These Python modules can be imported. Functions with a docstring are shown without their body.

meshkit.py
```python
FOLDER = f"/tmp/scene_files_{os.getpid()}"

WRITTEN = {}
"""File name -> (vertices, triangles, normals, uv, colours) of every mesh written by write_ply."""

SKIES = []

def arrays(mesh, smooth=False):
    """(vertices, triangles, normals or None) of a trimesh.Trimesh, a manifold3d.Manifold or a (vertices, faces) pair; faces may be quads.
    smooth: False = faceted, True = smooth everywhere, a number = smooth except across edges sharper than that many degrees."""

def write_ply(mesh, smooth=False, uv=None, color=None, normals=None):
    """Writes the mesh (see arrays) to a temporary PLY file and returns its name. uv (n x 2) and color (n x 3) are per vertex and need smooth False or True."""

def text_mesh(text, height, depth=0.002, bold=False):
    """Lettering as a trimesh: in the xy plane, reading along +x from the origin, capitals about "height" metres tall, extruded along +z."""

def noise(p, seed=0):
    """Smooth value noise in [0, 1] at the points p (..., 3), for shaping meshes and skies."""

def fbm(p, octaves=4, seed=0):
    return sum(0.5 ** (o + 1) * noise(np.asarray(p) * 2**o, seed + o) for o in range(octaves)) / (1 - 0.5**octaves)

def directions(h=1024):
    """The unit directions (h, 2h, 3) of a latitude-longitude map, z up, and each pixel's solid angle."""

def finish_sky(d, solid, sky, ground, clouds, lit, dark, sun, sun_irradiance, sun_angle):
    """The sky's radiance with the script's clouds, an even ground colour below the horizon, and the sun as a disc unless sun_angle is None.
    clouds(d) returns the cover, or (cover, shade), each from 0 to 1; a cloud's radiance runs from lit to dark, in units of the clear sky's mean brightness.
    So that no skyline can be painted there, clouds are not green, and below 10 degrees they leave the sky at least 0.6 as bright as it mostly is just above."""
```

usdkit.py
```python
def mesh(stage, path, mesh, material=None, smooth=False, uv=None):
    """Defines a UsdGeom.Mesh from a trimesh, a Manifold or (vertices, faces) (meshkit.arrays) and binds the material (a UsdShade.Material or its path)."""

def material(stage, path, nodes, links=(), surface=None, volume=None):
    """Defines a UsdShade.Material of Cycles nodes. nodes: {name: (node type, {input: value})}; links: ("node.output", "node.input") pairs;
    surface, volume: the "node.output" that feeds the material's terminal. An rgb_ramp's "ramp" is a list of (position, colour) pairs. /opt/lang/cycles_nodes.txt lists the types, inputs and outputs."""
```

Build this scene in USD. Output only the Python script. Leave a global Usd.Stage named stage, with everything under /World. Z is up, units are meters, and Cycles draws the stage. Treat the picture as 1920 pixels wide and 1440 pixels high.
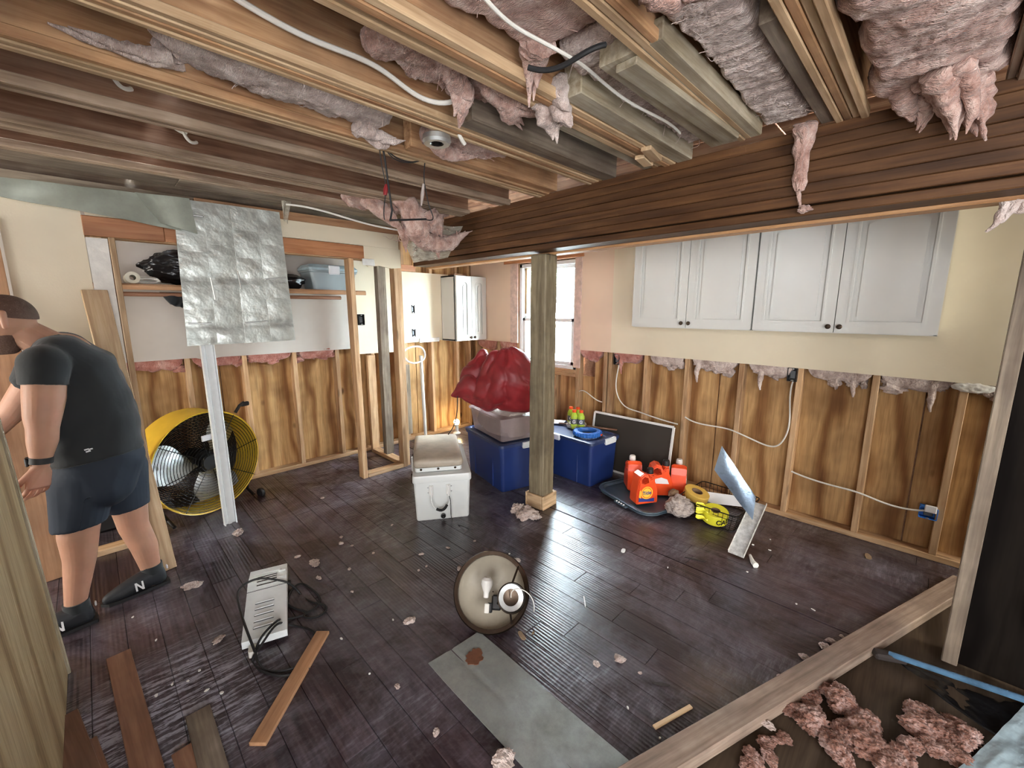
import math, random
import numpy as np, trimesh, usdkit, meshkit
from manifold3d import Manifold, CrossSection
from shapely.geometry import Polygon, Point, box as sbox
from pxr import Usd, UsdGeom, UsdLux, UsdShade, Gf, Sdf
stage = Usd.Stage.CreateInMemory()
UsdGeom.SetStageUpAxis(stage, 'Z'); UsdGeom.SetStageMetersPerUnit(stage, 1.0)
UsdGeom.Xform.Define(stage, '/World'); UsdGeom.Scope.Define(stage, '/World/Looks')
# ------------------------------------------------------------------ camera, daylight, exposure
H = 1.55; FPX = 790.0; PITCH = math.radians(10.05); YAW = math.radians(45.0)
FW = np.array([math.cos(PITCH)*math.cos(YAW), math.cos(PITCH)*math.sin(YAW), -math.sin(PITCH)])
RT = np.array([math.sin(YAW), -math.cos(YAW), 0.0]); UP = np.cross(RT, FW); EYE = np.array([0, 0, H])
cam = UsdGeom.Camera.Define(stage, '/World/camera')
cam.CreateProjectionAttr('perspective'); cam.CreateHorizontalApertureAttr(36.0); cam.CreateVerticalApertureAttr(27.0)
cam.CreateFocalLengthAttr(36.0*FPX/1920); cam.CreateClippingRangeAttr((0.05, 500.0))
m = np.eye(4); m[0, :3] = RT; m[1, :3] = UP; m[2, :3] = -FW; m[3, :3] = EYE
cam.AddTransformOp().Set(Gf.Matrix4d(m.tolist()))
cam.CreateExposureAttr(0.70)
SKY = 19.0
sky = UsdLux.DomeLight.Define(stage, '/World/sky_light'); sky.CreateIntensityAttr(SKY); sky.CreateColorAttr(Gf.Vec3f(0.80, 0.90, 1.0))
def daylight(name, pos, look, w, h, power, col):
    """an area light in front of an unseen, panel-closed opening of the rooms around this one"""
    l = UsdLux.RectLight.Define(stage, '/World/' + name); l.CreateWidthAttr(w); l.CreateHeightAttr(h)
    l.CreateIntensityAttr(power); l.CreateColorAttr(Gf.Vec3f(*col))
    z = -np.array(look, float); z /= np.linalg.norm(z); x = np.cross([0, 0, 1.0], z); x /= np.linalg.norm(x); y = np.cross(z, x)
    M = np.eye(4); M[0, :3] = x; M[1, :3] = y; M[2, :3] = z; M[3, :3] = pos
    l.AddTransformOp().Set(Gf.Matrix4d(M.tolist()))
daylight('daylight_rear_doors', (-2.3, -0.9, 1.35), (1, 0.45, -0.05), 2.4, 2.0, 5.0, (0.97, 0.98, 1.0))
daylight('daylight_patio_door', (-0.5, -2.65, 1.25), (0.12, 1, 0.0), 2.0, 1.9, 7.5, (0.98, 0.98, 1.0))  # added fill behind the camera, brightening surfaces that face it
daylight('daylight_side_window', (3.02, -2.6, 1.55), (0.12, 1, -0.04), 0.9, 1.5, 11.0, (1.0, 0.96, 0.84))
daylight('daylight_doorway', (-2.4, 3.2, 1.3), (1, 0.0, 0), 0.9, 1.8, 9.0, (1.0, 0.96, 0.88))
# ------------------------------------------------------------------ helpers
WM, COUNT = {'/World': np.eye(4)}, {}
def numbered(parent, name):
    k = (parent, name); n = COUNT.get(k, 0); COUNT[k] = n + 1
    return parent + '/' + (name if n == 0 else '%s_%03d' % (name, n))
def tags(prim, label, cat, group, kind):
    for k, v in (('label', label), ('category', cat), ('group', group), ('kind', kind)):
        if v: prim.SetCustomDataByKey(k, v)
def thing(name, label=None, cat=None, base=(0, 0, 0), rz=0.0, group=None, kind=None, parent='/World'):
    path = numbered(parent, name); x = UsdGeom.Xform.Define(stage, path)
    M = TR(base, rz); L = np.linalg.inv(WM[parent]) @ M
    x.AddTransformOp().Set(Gf.Matrix4d(L.T.tolist())); WM[path] = M
    tags(x.GetPrim(), label, cat, group, kind); return path
def obj(name, mesh, mat, parent='/World', M=None, smooth=30, label=None, cat=None, group=None, kind=None):
    """one Mesh prim. mesh is in world coordinates, or in its own frame when the world matrix M is given."""
    path = numbered(parent, name)
    v, f, n = meshkit.arrays(mesh, smooth)
    P = np.linalg.inv(WM[parent])
    if M is None:
        if parent == '/World':
            c = np.array([v[:, 0].mean(), v[:, 1].mean(), v[:, 2].min()]); M = np.eye(4); M[:3, 3] = c; v = v - c
        else:
            M = WM[parent]; v = v @ P[:3, :3].T + P[:3, 3]
            if n is not None: n = n @ P[:3, :3].T
    L = P @ M
    g = UsdGeom.Mesh.Define(stage, path)
    g.CreatePointsAttr(usdkit.Vt.Vec3fArray.FromNumpy(np.ascontiguousarray(v, np.float32)))
    g.CreateFaceVertexCountsAttr(usdkit.Vt.IntArray.FromNumpy(np.full(len(f), 3, np.int32)))
    g.CreateFaceVertexIndicesAttr(usdkit.Vt.IntArray.FromNumpy(np.ascontiguousarray(f, np.int32).ravel()))
    g.CreateSubdivisionSchemeAttr('none')
    if n is not None:
        g.CreateNormalsAttr(usdkit.Vt.Vec3fArray.FromNumpy(np.ascontiguousarray(n, np.float32))); g.SetNormalsInterpolation('vertex')
    if np.abs(L - np.eye(4)).max() > 1e-9: g.AddTransformOp().Set(Gf.Matrix4d(L.T.tolist()))
    UsdShade.MaterialBindingAPI.Apply(g.GetPrim()).Bind(mat)
    WM[path] = M; tags(g.GetPrim(), label, cat, group, kind); return path
def TR(o=(0, 0, 0), rz=0.0, rx=0.0, ry=0.0):
    cz, sz, cx, sx, cy, sy = math.cos(rz), math.sin(rz), math.cos(rx), math.sin(rx), math.cos(ry), math.sin(ry)
    M = np.eye(4)
    M[:3, :3] = np.array([[cz, -sz, 0], [sz, cz, 0], [0, 0, 1]]) @ np.array([[cy, 0, sy], [0, 1, 0], [-sy, 0, cy]]) @ np.array([[1, 0, 0], [0, cx, -sx], [0, sx, cx]])
    M[:3, 3] = o; return M
def frame(o, x, y):
    x = np.array(x, float); x /= np.linalg.norm(x); y = np.array(y, float); y -= x*(x@y); y /= np.linalg.norm(y)
    M = np.eye(4); M[:3, 0] = x; M[:3, 1] = y; M[:3, 2] = np.cross(x, y); M[:3, 3] = o; return M
def mv(mesh, M):
    m2 = mesh.copy(); m2.apply_transform(M); return m2
def cat(*ms):
    return trimesh.util.concatenate([m for m in ms])
def cbox(sx, sy, sz, b=0.003, o=(0, 0, 0)):
    """a box with chamfered edges"""
    b = min(b, sx*.45, sy*.45, sz*.45); h = np.array([sx, sy, sz])/2; P = []
    for s in np.ndindex(2, 2, 2):
        s = np.array(s)*2 - 1
        for k in range(3):
            d = np.full(3, b); d[k] = 0; P.append(s*(h - d))
    m = trimesh.Trimesh(np.array(P), process=False).convex_hull; m.apply_translation(o); return m
def abox(x0, x1, y0, y1, z0, z1, b=0.003):
    return cbox(x1-x0, y1-y0, z1-z0, b, ((x0+x1)/2, (y0+y1)/2, (z0+z1)/2))
def bar(p, q, w, t, side=(0, 0, 1), b=0.003, ext=0):
    """a board from p to q: (mesh, matrix); its own x runs along the grain, width w along side"""
    p, q = np.array(p, float), np.array(q, float); d = q - p; L = np.linalg.norm(d) + ext
    return cbox(L, w, t, b), frame((p+q)/2, d, side)
def put(name, pq, mat, parent='/World', **k):
    return obj(name, pq[0], mat, parent, M=pq[1], **k)
def tube(pts, r, sides=8, cap=True):
    p = np.asarray(pts, float); t = np.gradient(p, axis=0); t /= np.linalg.norm(t, axis=1, keepdims=True) + 1e-12
    a = np.zeros_like(p); ref = np.array([0.31, 0.22, 0.92]); 
    for i in range(len(p)):
        a[i] = ref - t[i]*(t[i]@ref)
        if np.linalg.norm(a[i]) < 1e-3: a[i] = np.cross(t[i], [1, 0, 0.3])
        a[i] /= np.linalg.norm(a[i]); ref = a[i]
    b = np.cross(t, a); ang = np.arange(sides)*2*np.pi/sides; r = np.broadcast_to(r, (len(p),))
    v = p[:, None] + r[:, None, None]*(np.cos(ang)[None, :, None]*a[:, None] + np.sin(ang)[None, :, None]*b[:, None])
    n, V = len(p), v.reshape(-1, 3); F = []
    for i in range(n-1):
        for j in range(sides):
            k = (j+1) % sides; F += [[i*sides+j, i*sides+k, (i+1)*sides+k], [i*sides+j, (i+1)*sides+k, (i+1)*sides+j]]
    if cap:
        V = np.vstack([V, p[0], p[-1]]); c0 = n*sides
        for j in range(sides):
            k = (j+1) % sides; F += [[c0, k, j], [c0+1, (n-1)*sides+j, (n-1)*sides+k]]
    return trimesh.Trimesh(V, np.array(F), process=False)
def spline(pts, n=40):
    from scipy.interpolate import CubicSpline
    p = np.asarray(pts, float); s = np.r_[0, np.cumsum(np.linalg.norm(np.diff(p, axis=0), axis=1))]
    return CubicSpline(s, p)(np.linspace(0, s[-1], n))
def wire(pts, r, n=40, sides=6):
    return tube(spline(pts, n), r, sides)
def lathe(prof, n=32, M=None):
    m = trimesh.creation.revolve(np.array(prof, float), sections=n)
    if m.volume < 0: m.invert()
    return mv(m, M) if M is not None else m
def prism(poly, h, M=None):
    ms = [trimesh.creation.extrude_polygon(g, h, engine='earcut') for g in getattr(poly, 'geoms', [poly])]
    m = trimesh.util.concatenate(ms); return mv(m, M) if M is not None else m
def rrect(w, h, r, seg=6):
    return sbox(-w/2+r, -h/2+r, w/2-r, h/2-r).buffer(r, quad_segs=seg)
def hullz(sections):
    """solid lofted through convex loops: [(polygon pts (n,2), z)], all with the same count"""
    V, F, n = [], [], len(sections[0][0])
    for pts, z in sections: V += [[x, y, z] for x, y in pts]
    for i in range(len(sections)-1):
        for j in range(n):
            k = (j+1) % n; F += [[i*n+j, i*n+k, (i+1)*n+k], [i*n+j, (i+1)*n+k, (i+1)*n+j]]
    c = len(V); V += [list(np.mean(sections[0][0], 0)) + [sections[0][1]], list(np.mean(sections[-1][0], 0)) + [sections[-1][1]]]
    e = (len(sections)-1)*n
    for j in range(n):
        k = (j+1) % n; F += [[c, k, j], [c+1, e+j, e+k]]
    return trimesh.Trimesh(np.array(V, float), np.array(F), process=False)
def rr(w, h, r, n=6):
    return np.array(rrect(w, h, r, n).exterior.coords)[:-1]
def ell(a, b, n=28):
    t = np.arange(n)*2*np.pi/n; return np.stack([a*np.cos(t), b*np.sin(t)], 1)
def disp(mesh, amp, freq, seed=0, aniso=(1, 1, 1), octv=3):
    n = mesh.vertex_normals; d = meshkit.fbm(mesh.vertices*freq*np.array(aniso) + seed*7.31, octv, seed) - 0.5
    m = mesh.copy(); m.vertices = mesh.vertices + n*(2*amp*d)[:, None]; return m
def tuft(c, r, seed=0, amp=0.35, sub=3, rz=0.0):
    """a torn scrap of fluffy insulation"""
    m = trimesh.creation.icosphere(subdivisions=sub); r = np.array(r, float)
    m = disp(m, amp*1.6, 1.7, seed); m = disp(m, amp*0.9, 4.5, seed+5)
    m.vertices = m.vertices*r; return mv(m, TR(c, rz))
def fluffpath(pts, rad, seed=0, n=26, sides=18, amp=0.4, flat=1.0):
    """a drooping rope or lobe of insulation along a path, ragged"""
    p = spline(pts, n); r = np.interp(np.linspace(0, 1, n), np.linspace(0, 1, len(rad)), rad)
    m = tube(p, r, sides); c = np.vstack([np.repeat(p, sides, 0), p[:1], p[-1:]]); d = m.vertices - c
    k = 0.45 + 2*amp*meshkit.fbm(m.vertices*16 + seed*3.7, 3, seed); k2 = 0.8 + 0.5*meshkit.noise(m.vertices*55, seed+3)
    m.vertices = c + d*(k*k2)[:, None]*np.array([1, 1, flat]); m.vertices += 0.012*(meshkit.noise(m.vertices*30, seed+9)[:, None]-.5); return m
def fluffslab(x0, x1, y0, y1, zb, th, seed=0, amp=0.03, nx=70, ny=22, sag=0.0, ragged=0.03, fx=7, fy=7, up=False):
    """a closed slab of batt, its lower face (or upper, up=True) lumpy, its outline ragged"""
    xs, ys = np.meshgrid(np.linspace(0, 1, nx), np.linspace(0, 1, ny), indexing='ij')
    X = x0 + (x1-x0)*xs; Y = y0 + (y1-y0)*ys
    rgx = ragged*(meshkit.fbm(np.stack([Y*14, X*3, X*0], -1), 3, seed+3)-.5)*2
    rgy = ragged*(meshkit.fbm(np.stack([X*12, Y*3, X*0], -1), 3, seed+4)-.5)*2
    e = np.minimum(np.minimum(xs, 1-xs)*nx/8, np.minimum(ys, 1-ys)*ny/5).clip(0, 1)
    X = X + rgx*np.abs(2*xs-1)**3; Y = Y + rgy*np.abs(2*ys-1)**3
    P = np.stack([X*fx, Y*fy, X*0], -1)
    d = amp*(2*meshkit.fbm(P, 4, seed)-1) + amp*0.5*np.abs(2*meshkit.fbm(P*3.1, 3, seed+2)-1)
    edge = np.sqrt(1-(1-e)**2)
    s = 1 if up else -1
    Zf = zb + s*(d*edge + th*0.5*edge - th*0.0) + s*sag*np.sin(np.pi*xs)*np.sin(np.pi*ys)
    Zb = zb - s*th*0.5*edge + s*sag*np.sin(np.pi*xs)*np.sin(np.pi*ys)
    V = np.vstack([np.stack([X, Y, Zf], -1).reshape(-1, 3), np.stack([X, Y, Zb], -1).reshape(-1, 3)]); n = nx*ny; F = []
    i, j = np.meshgrid(np.arange(nx-1), np.arange(ny-1), indexing='ij'); q = np.stack([i*ny+j, (i+1)*ny+j, (i+1)*ny+j+1, i*ny+j+1], -1).reshape(-1, 4)
    top = np.vstack([q[:, [0, 1, 2]], q[:, [0, 2, 3]]]); bot = top[:, ::-1] + n
    F = np.vstack([top, bot]) if up else np.vstack([top[:, ::-1], bot[:, ::-1]])
    return trimesh.Trimesh(V, F, process=False)
def sheet(corners, nu, nv, th, fn=None):
    """a bent sheet of real thickness: bilinear patch through four corners (p00, p10, p11, p01), moved by fn(u, v) -> offset along its normal"""
    p = [np.array(c, float) for c in corners]; u, v = np.meshgrid(np.linspace(0, 1, nu), np.linspace(0, 1, nv), indexing='ij')
    P = (1-u)[..., None]*(1-v)[..., None]*p[0] + u[..., None]*(1-v)[..., None]*p[1] + u[..., None]*v[..., None]*p[2] + (1-u)[..., None]*v[..., None]*p[3]
    N = np.cross(p[1]-p[0], p[3]-p[0]); N /= np.linalg.norm(N)
    off = fn(u, v) if fn else 0*u
    A = P + N*(off + th/2)[..., None]; B = P + N*(off - th/2)[..., None]; n = nu*nv
    i, j = np.meshgrid(np.arange(nu-1), np.arange(nv-1), indexing='ij'); q = np.stack([i*nv+j, (i+1)*nv+j, (i+1)*nv+j+1, i*nv+j+1], -1).reshape(-1, 4)
    top = np.vstack([q[:, [0, 1, 2]], q[:, [0, 2, 3]]]); F = [top, top[:, ::-1]+n]
    loop = [i*nv for i in range(nu)] + [(nu-1)*nv+j for j in range(1, nv)] + [i*nv+nv-1 for i in range(nu-2, -1, -1)] + [j for j in range(nv-2, 0, -1)]
    S = []
    for a, b in zip(loop, loop[1:]+loop[:1]): S += [[b, a, a+n], [b, a+n, b+n]]
    return trimesh.Trimesh(np.vstack([A.reshape(-1, 3), B.reshape(-1, 3)]), np.vstack(F + [np.array(S)]), process=False)
def text(s, h, M, depth=0.0015, bold=True):
    t = meshkit.text_mesh(s, h, depth, bold); t.apply_translation([-t.bounds[:, 0].mean(), -t.bounds[:, 1].mean(), 0]); return mv(t, M)
# ------------------------------------------------------------------ materials
LOOK = {}
def mat(name, nodes, links, surface='p.BSDF'):
    LOOK[name] = usdkit.material(stage, '/World/Looks/' + name, nodes, links, surface=surface); return LOOK[name]
def plain(name, c, rough=.5, metal=0, spec=.5, bump=0, bs=60, var=0.0, vs=6, **k):
    n = {'tc': ('texture_coordinate', {}), 'p': ('principled_bsdf', {'base_color': c, 'roughness': rough, 'metallic': metal, 'specular_ior_level': spec, **k})}; l = []
    if var:
        n['n'] = ('noise_texture', {'scale': vs, 'detail': 4.0, 'roughness': .6}); n['r'] = ('rgb_ramp', {'ramp': [(.3, [x*(1-var) for x in c]), (.7, [min(1, x*(1+var*.6)) for x in c])]})
        l += [('tc.object', 'n.vector'), ('n.fac', 'r.fac'), ('r.color', 'p.base_color')]
    if bump:
        n['b'] = ('noise_texture', {'scale': bs, 'detail': 3.0}); n['bu'] = ('bump', {'strength': bump, 'distance': .01})
        l += [('tc.object', 'b.vector'), ('b.fac', 'bu.height'), ('bu.normal', 'p.normal')]
    return mat(name, n, l)
def wood(name, dark, mid, light, rough=.62, knots=.7, grime=0.0, spec=.3, fine=16.0, grimec=(.09, .065, .05)):
    n = {'tc': ('texture_coordinate', {}), 'oi': ('object_info', {}), 'w': ('math', {'math_type': 'multiply', 'value2': 91.0}), 'off': ('combine_xyz', {}), 'ad': ('vector_math', {'math_type': 'add'}),
         'm': ('mapping', {'scale': (.9, fine, fine)}), 'n': ('noise_texture', {'scale': 2.6, 'detail': 4.0, 'roughness': .62, 'distortion': .3}),
         'r': ('rgb_ramp', {'ramp': [(.30, dark), (.5, mid), (.72, light)]}),
         'm2': ('mapping', {'scale': (.7, 2.4, 2.4)}), 'n2': ('noise_texture', {'scale': 1.8, 'detail': 3.0, 'roughness': .65}),
         'r2': ('rgb_ramp', {'ramp': [(.30, (.62, .58, .55)), (.52, (1, 1, 1)), (.75, (1.12, 1.1, 1.05))]}),
         'x': ('mix_color', {'blend_type': 'multiply', 'fac': 1.0, 'use_clamp': False}),
         'm3': ('mapping', {'scale': (2.6, 11.0, 11.0)}), 'vo': ('voronoi_texture', {'scale': 1.0, 'randomness': 1.0}),
         'r3': ('rgb_ramp', {'ramp': [(.0, (1, 1, 1)), (.09, (.9, .9, .9)), (.16, (.15, .15, .15)), (.24, (0, 0, 0))]}), 'kf': ('math', {'math_type': 'multiply', 'value2': knots}),
         'k': ('mix_color', {'blend_type': 'mix', 'b': [c*.35 for c in dark], 'use_clamp': True}),
         'vv': ('map_range', {'from_min': 0.0, 'from_max': 1.0, 'to_min': .80, 'to_max': 1.14}), 'h': ('hsv', {}), 'p': ('principled_bsdf', {'roughness': rough, 'specular_ior_level': spec})}
    l = [('oi.random', 'w.value1'), ('w.value', 'off.x'), ('w.value', 'off.y'), ('tc.object', 'ad.vector1'), ('off.vector', 'ad.vector2'), ('ad.vector', 'm.vector'), ('m.vector', 'n.vector'), ('n.fac', 'r.fac'), ('ad.vector', 'm2.vector'), ('m2.vector', 'n2.vector'), ('n2.fac', 'r2.fac'),
         ('r.color', 'x.a'), ('r2.color', 'x.b'), ('ad.vector', 'm3.vector'), ('m3.vector', 'vo.vector'), ('vo.distance', 'r3.fac'), ('r3.color', 'kf.value1'), ('kf.value', 'k.fac'), ('x.result', 'k.a'),
         ('oi.random', 'vv.value'), ('vv.result', 'h.value'), ('k.result', 'h.color')]
    if grime:
        n['g'] = ('noise_texture', {'scale': 3.1, 'detail': 4.0, 'roughness': .7}); n['gr'] = ('rgb_ramp', {'ramp': [(.42, (0, 0, 0)), (.66, (grime, grime, grime))]})
        n['gm'] = ('mix_color', {'b': grimec}); l += [('ad.vector', 'g.vector'), ('g.fac', 'gr.fac'), ('gr.color', 'gm.fac'), ('h.color', 'gm.a'), ('gm.result', 'p.base_color')]
    else: l += [('h.color', 'p.base_color')]
    return mat(name, n, l)
def plywood(name, dark, mid, light, scale=1.0, stain=.5, stainc=(.16, .09, .05), rough=.7, spec=.12):
    n = {'tc': ('texture_coordinate', {}), 'oi': ('object_info', {}), 'w': ('math', {'math_type': 'multiply', 'value2': 73.0}),
         'off': ('combine_xyz', {}), 'ad': ('vector_math', {'math_type': 'add'}),
         'm': ('mapping', {'scale': (.85*scale, 2.6*scale, 2.6*scale)}), 'wv': ('wave_texture', {'wave_type': 'bands', 'bands_direction': 'y', 'scale': .62, 'distortion': 9.0, 'detail': 3.0, 'detail_scale': .9, 'detail_roughness': .62}),
         'r': ('rgb_ramp', {'ramp': [(.0, dark), (.22, mid), (.55, light), (.8, [(a+b)/2 for a, b in zip(mid, light)]), (1.0, light)]}),
         'm1': ('mapping', {'scale': (1.2, 24.0, 24.0)}), 'n1': ('noise_texture', {'scale': 3.0, 'detail': 3.0, 'roughness': .65}), 'r1': ('rgb_ramp', {'ramp': [(.3, (.72, .70, .68)), (.6, (1.05, 1.05, 1.05))]}),
         'x1': ('mix_color', {'blend_type': 'multiply', 'fac': 1.0, 'use_clamp': False}),
         'n2': ('noise_texture', {'scale': 2.3, 'detail': 3.0, 'roughness': .6}), 'r2': ('rgb_ramp', {'ramp': [(.45, (0, 0, 0)), (.72, (stain, stain, stain))]}), 'x2': ('mix_color', {'b': stainc}),
         'm3': ('mapping', {'scale': (2.6, 4.2, 4.2)}), 'vo': ('voronoi_texture', {'scale': 1.0}), 'r3': ('rgb_ramp', {'ramp': [(.0, (1, 1, 1)), (.07, (.8, .8, .8)), (.13, (0, 0, 0))]}), 'x3': ('mix_color', {'b': [c*.28 for c in dark]}),
         'p': ('principled_bsdf', {'roughness': rough, 'specular_ior_level': spec})}
    l = [('oi.random', 'w.value1'), ('w.value', 'off.x'), ('w.value', 'off.y'), ('tc.object', 'ad.vector1'), ('off.vector', 'ad.vector2'), ('ad.vector', 'm.vector'), ('m.vector', 'wv.vector'), ('wv.fac', 'r.fac'),
         ('ad.vector', 'm1.vector'), ('m1.vector', 'n1.vector'), ('n1.fac', 'r1.fac'), ('r.color', 'x1.a'), ('r1.color', 'x1.b'), ('ad.vector', 'n2.vector'), ('n2.fac', 'r2.fac'), ('r2.color', 'x2.fac'), ('x1.result', 'x2.a'),
         ('ad.vector', 'm3.vector'), ('m3.vector', 'vo.vector'), ('vo.distance', 'r3.fac'), ('r3.color', 'x3.fac'), ('x2.result', 'x3.a'), ('x3.result', 'p.base_color')]
    return mat(name, n, l)
def fluffy(name, c1, c2, c3, sc=9):
    return mat(name, {'tc': ('texture_coordinate', {}), 'ge': ('geometry', {}), 'n': ('noise_texture', {'scale': sc, 'detail': 6.0, 'roughness': .7}), 'r': ('rgb_ramp', {'ramp': [(.3, c1), (.5, c2), (.68, c3)]}),
        'm': ('mapping', {'scale': (3.0, 1.0, 1.0)}), 'n2': ('noise_texture', {'scale': 60.0, 'detail': 2.0, 'roughness': .7}), 'bu': ('bump', {'strength': .9, 'distance': .012}),
        'p': ('principled_bsdf', {'roughness': .95, 'specular_ior_level': .05, 'sheen_weight': .3, 'sheen_roughness': .5})},
        [('ge.position', 'n.vector'), ('n.fac', 'r.fac'), ('r.color', 'p.base_color'), ('ge.position', 'm.vector'), ('m.vector', 'n2.vector'), ('n2.fac', 'bu.height'), ('bu.normal', 'p.normal')])
def metal(name, c, rough=.35, dirt=(.25, .26, .24), amt=.5, sc=7, bump=.15, met=1.0):
    return mat(name, {'tc': ('texture_coordinate', {}), 'n': ('noise_texture', {'scale': sc, 'detail': 6.0, 'roughness': .7}), 'r': ('rgb_ramp', {'ramp': [(.38, c), (.68, [a*(1-amt)+b*amt for a, b in zip(c, dirt)])]}),
        'rr': ('map_range', {'from_min': .3, 'from_max': .7, 'to_min': rough*.8, 'to_max': min(1, rough*1.6)}), 'n2': ('noise_texture', {'scale': sc*4.0, 'detail': 3.0}), 'bu': ('bump', {'strength': bump, 'distance': .006}),
        'p': ('principled_bsdf', {'metallic': met})},
        [('tc.object', 'n.vector'), ('n.fac', 'r.fac'), ('r.color', 'p.base_color'), ('n.fac', 'rr.value'), ('rr.result', 'p.roughness'), ('tc.object', 'n2.vector'), ('n2.fac', 'bu.height'), ('bu.normal', 'p.normal')])
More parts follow.
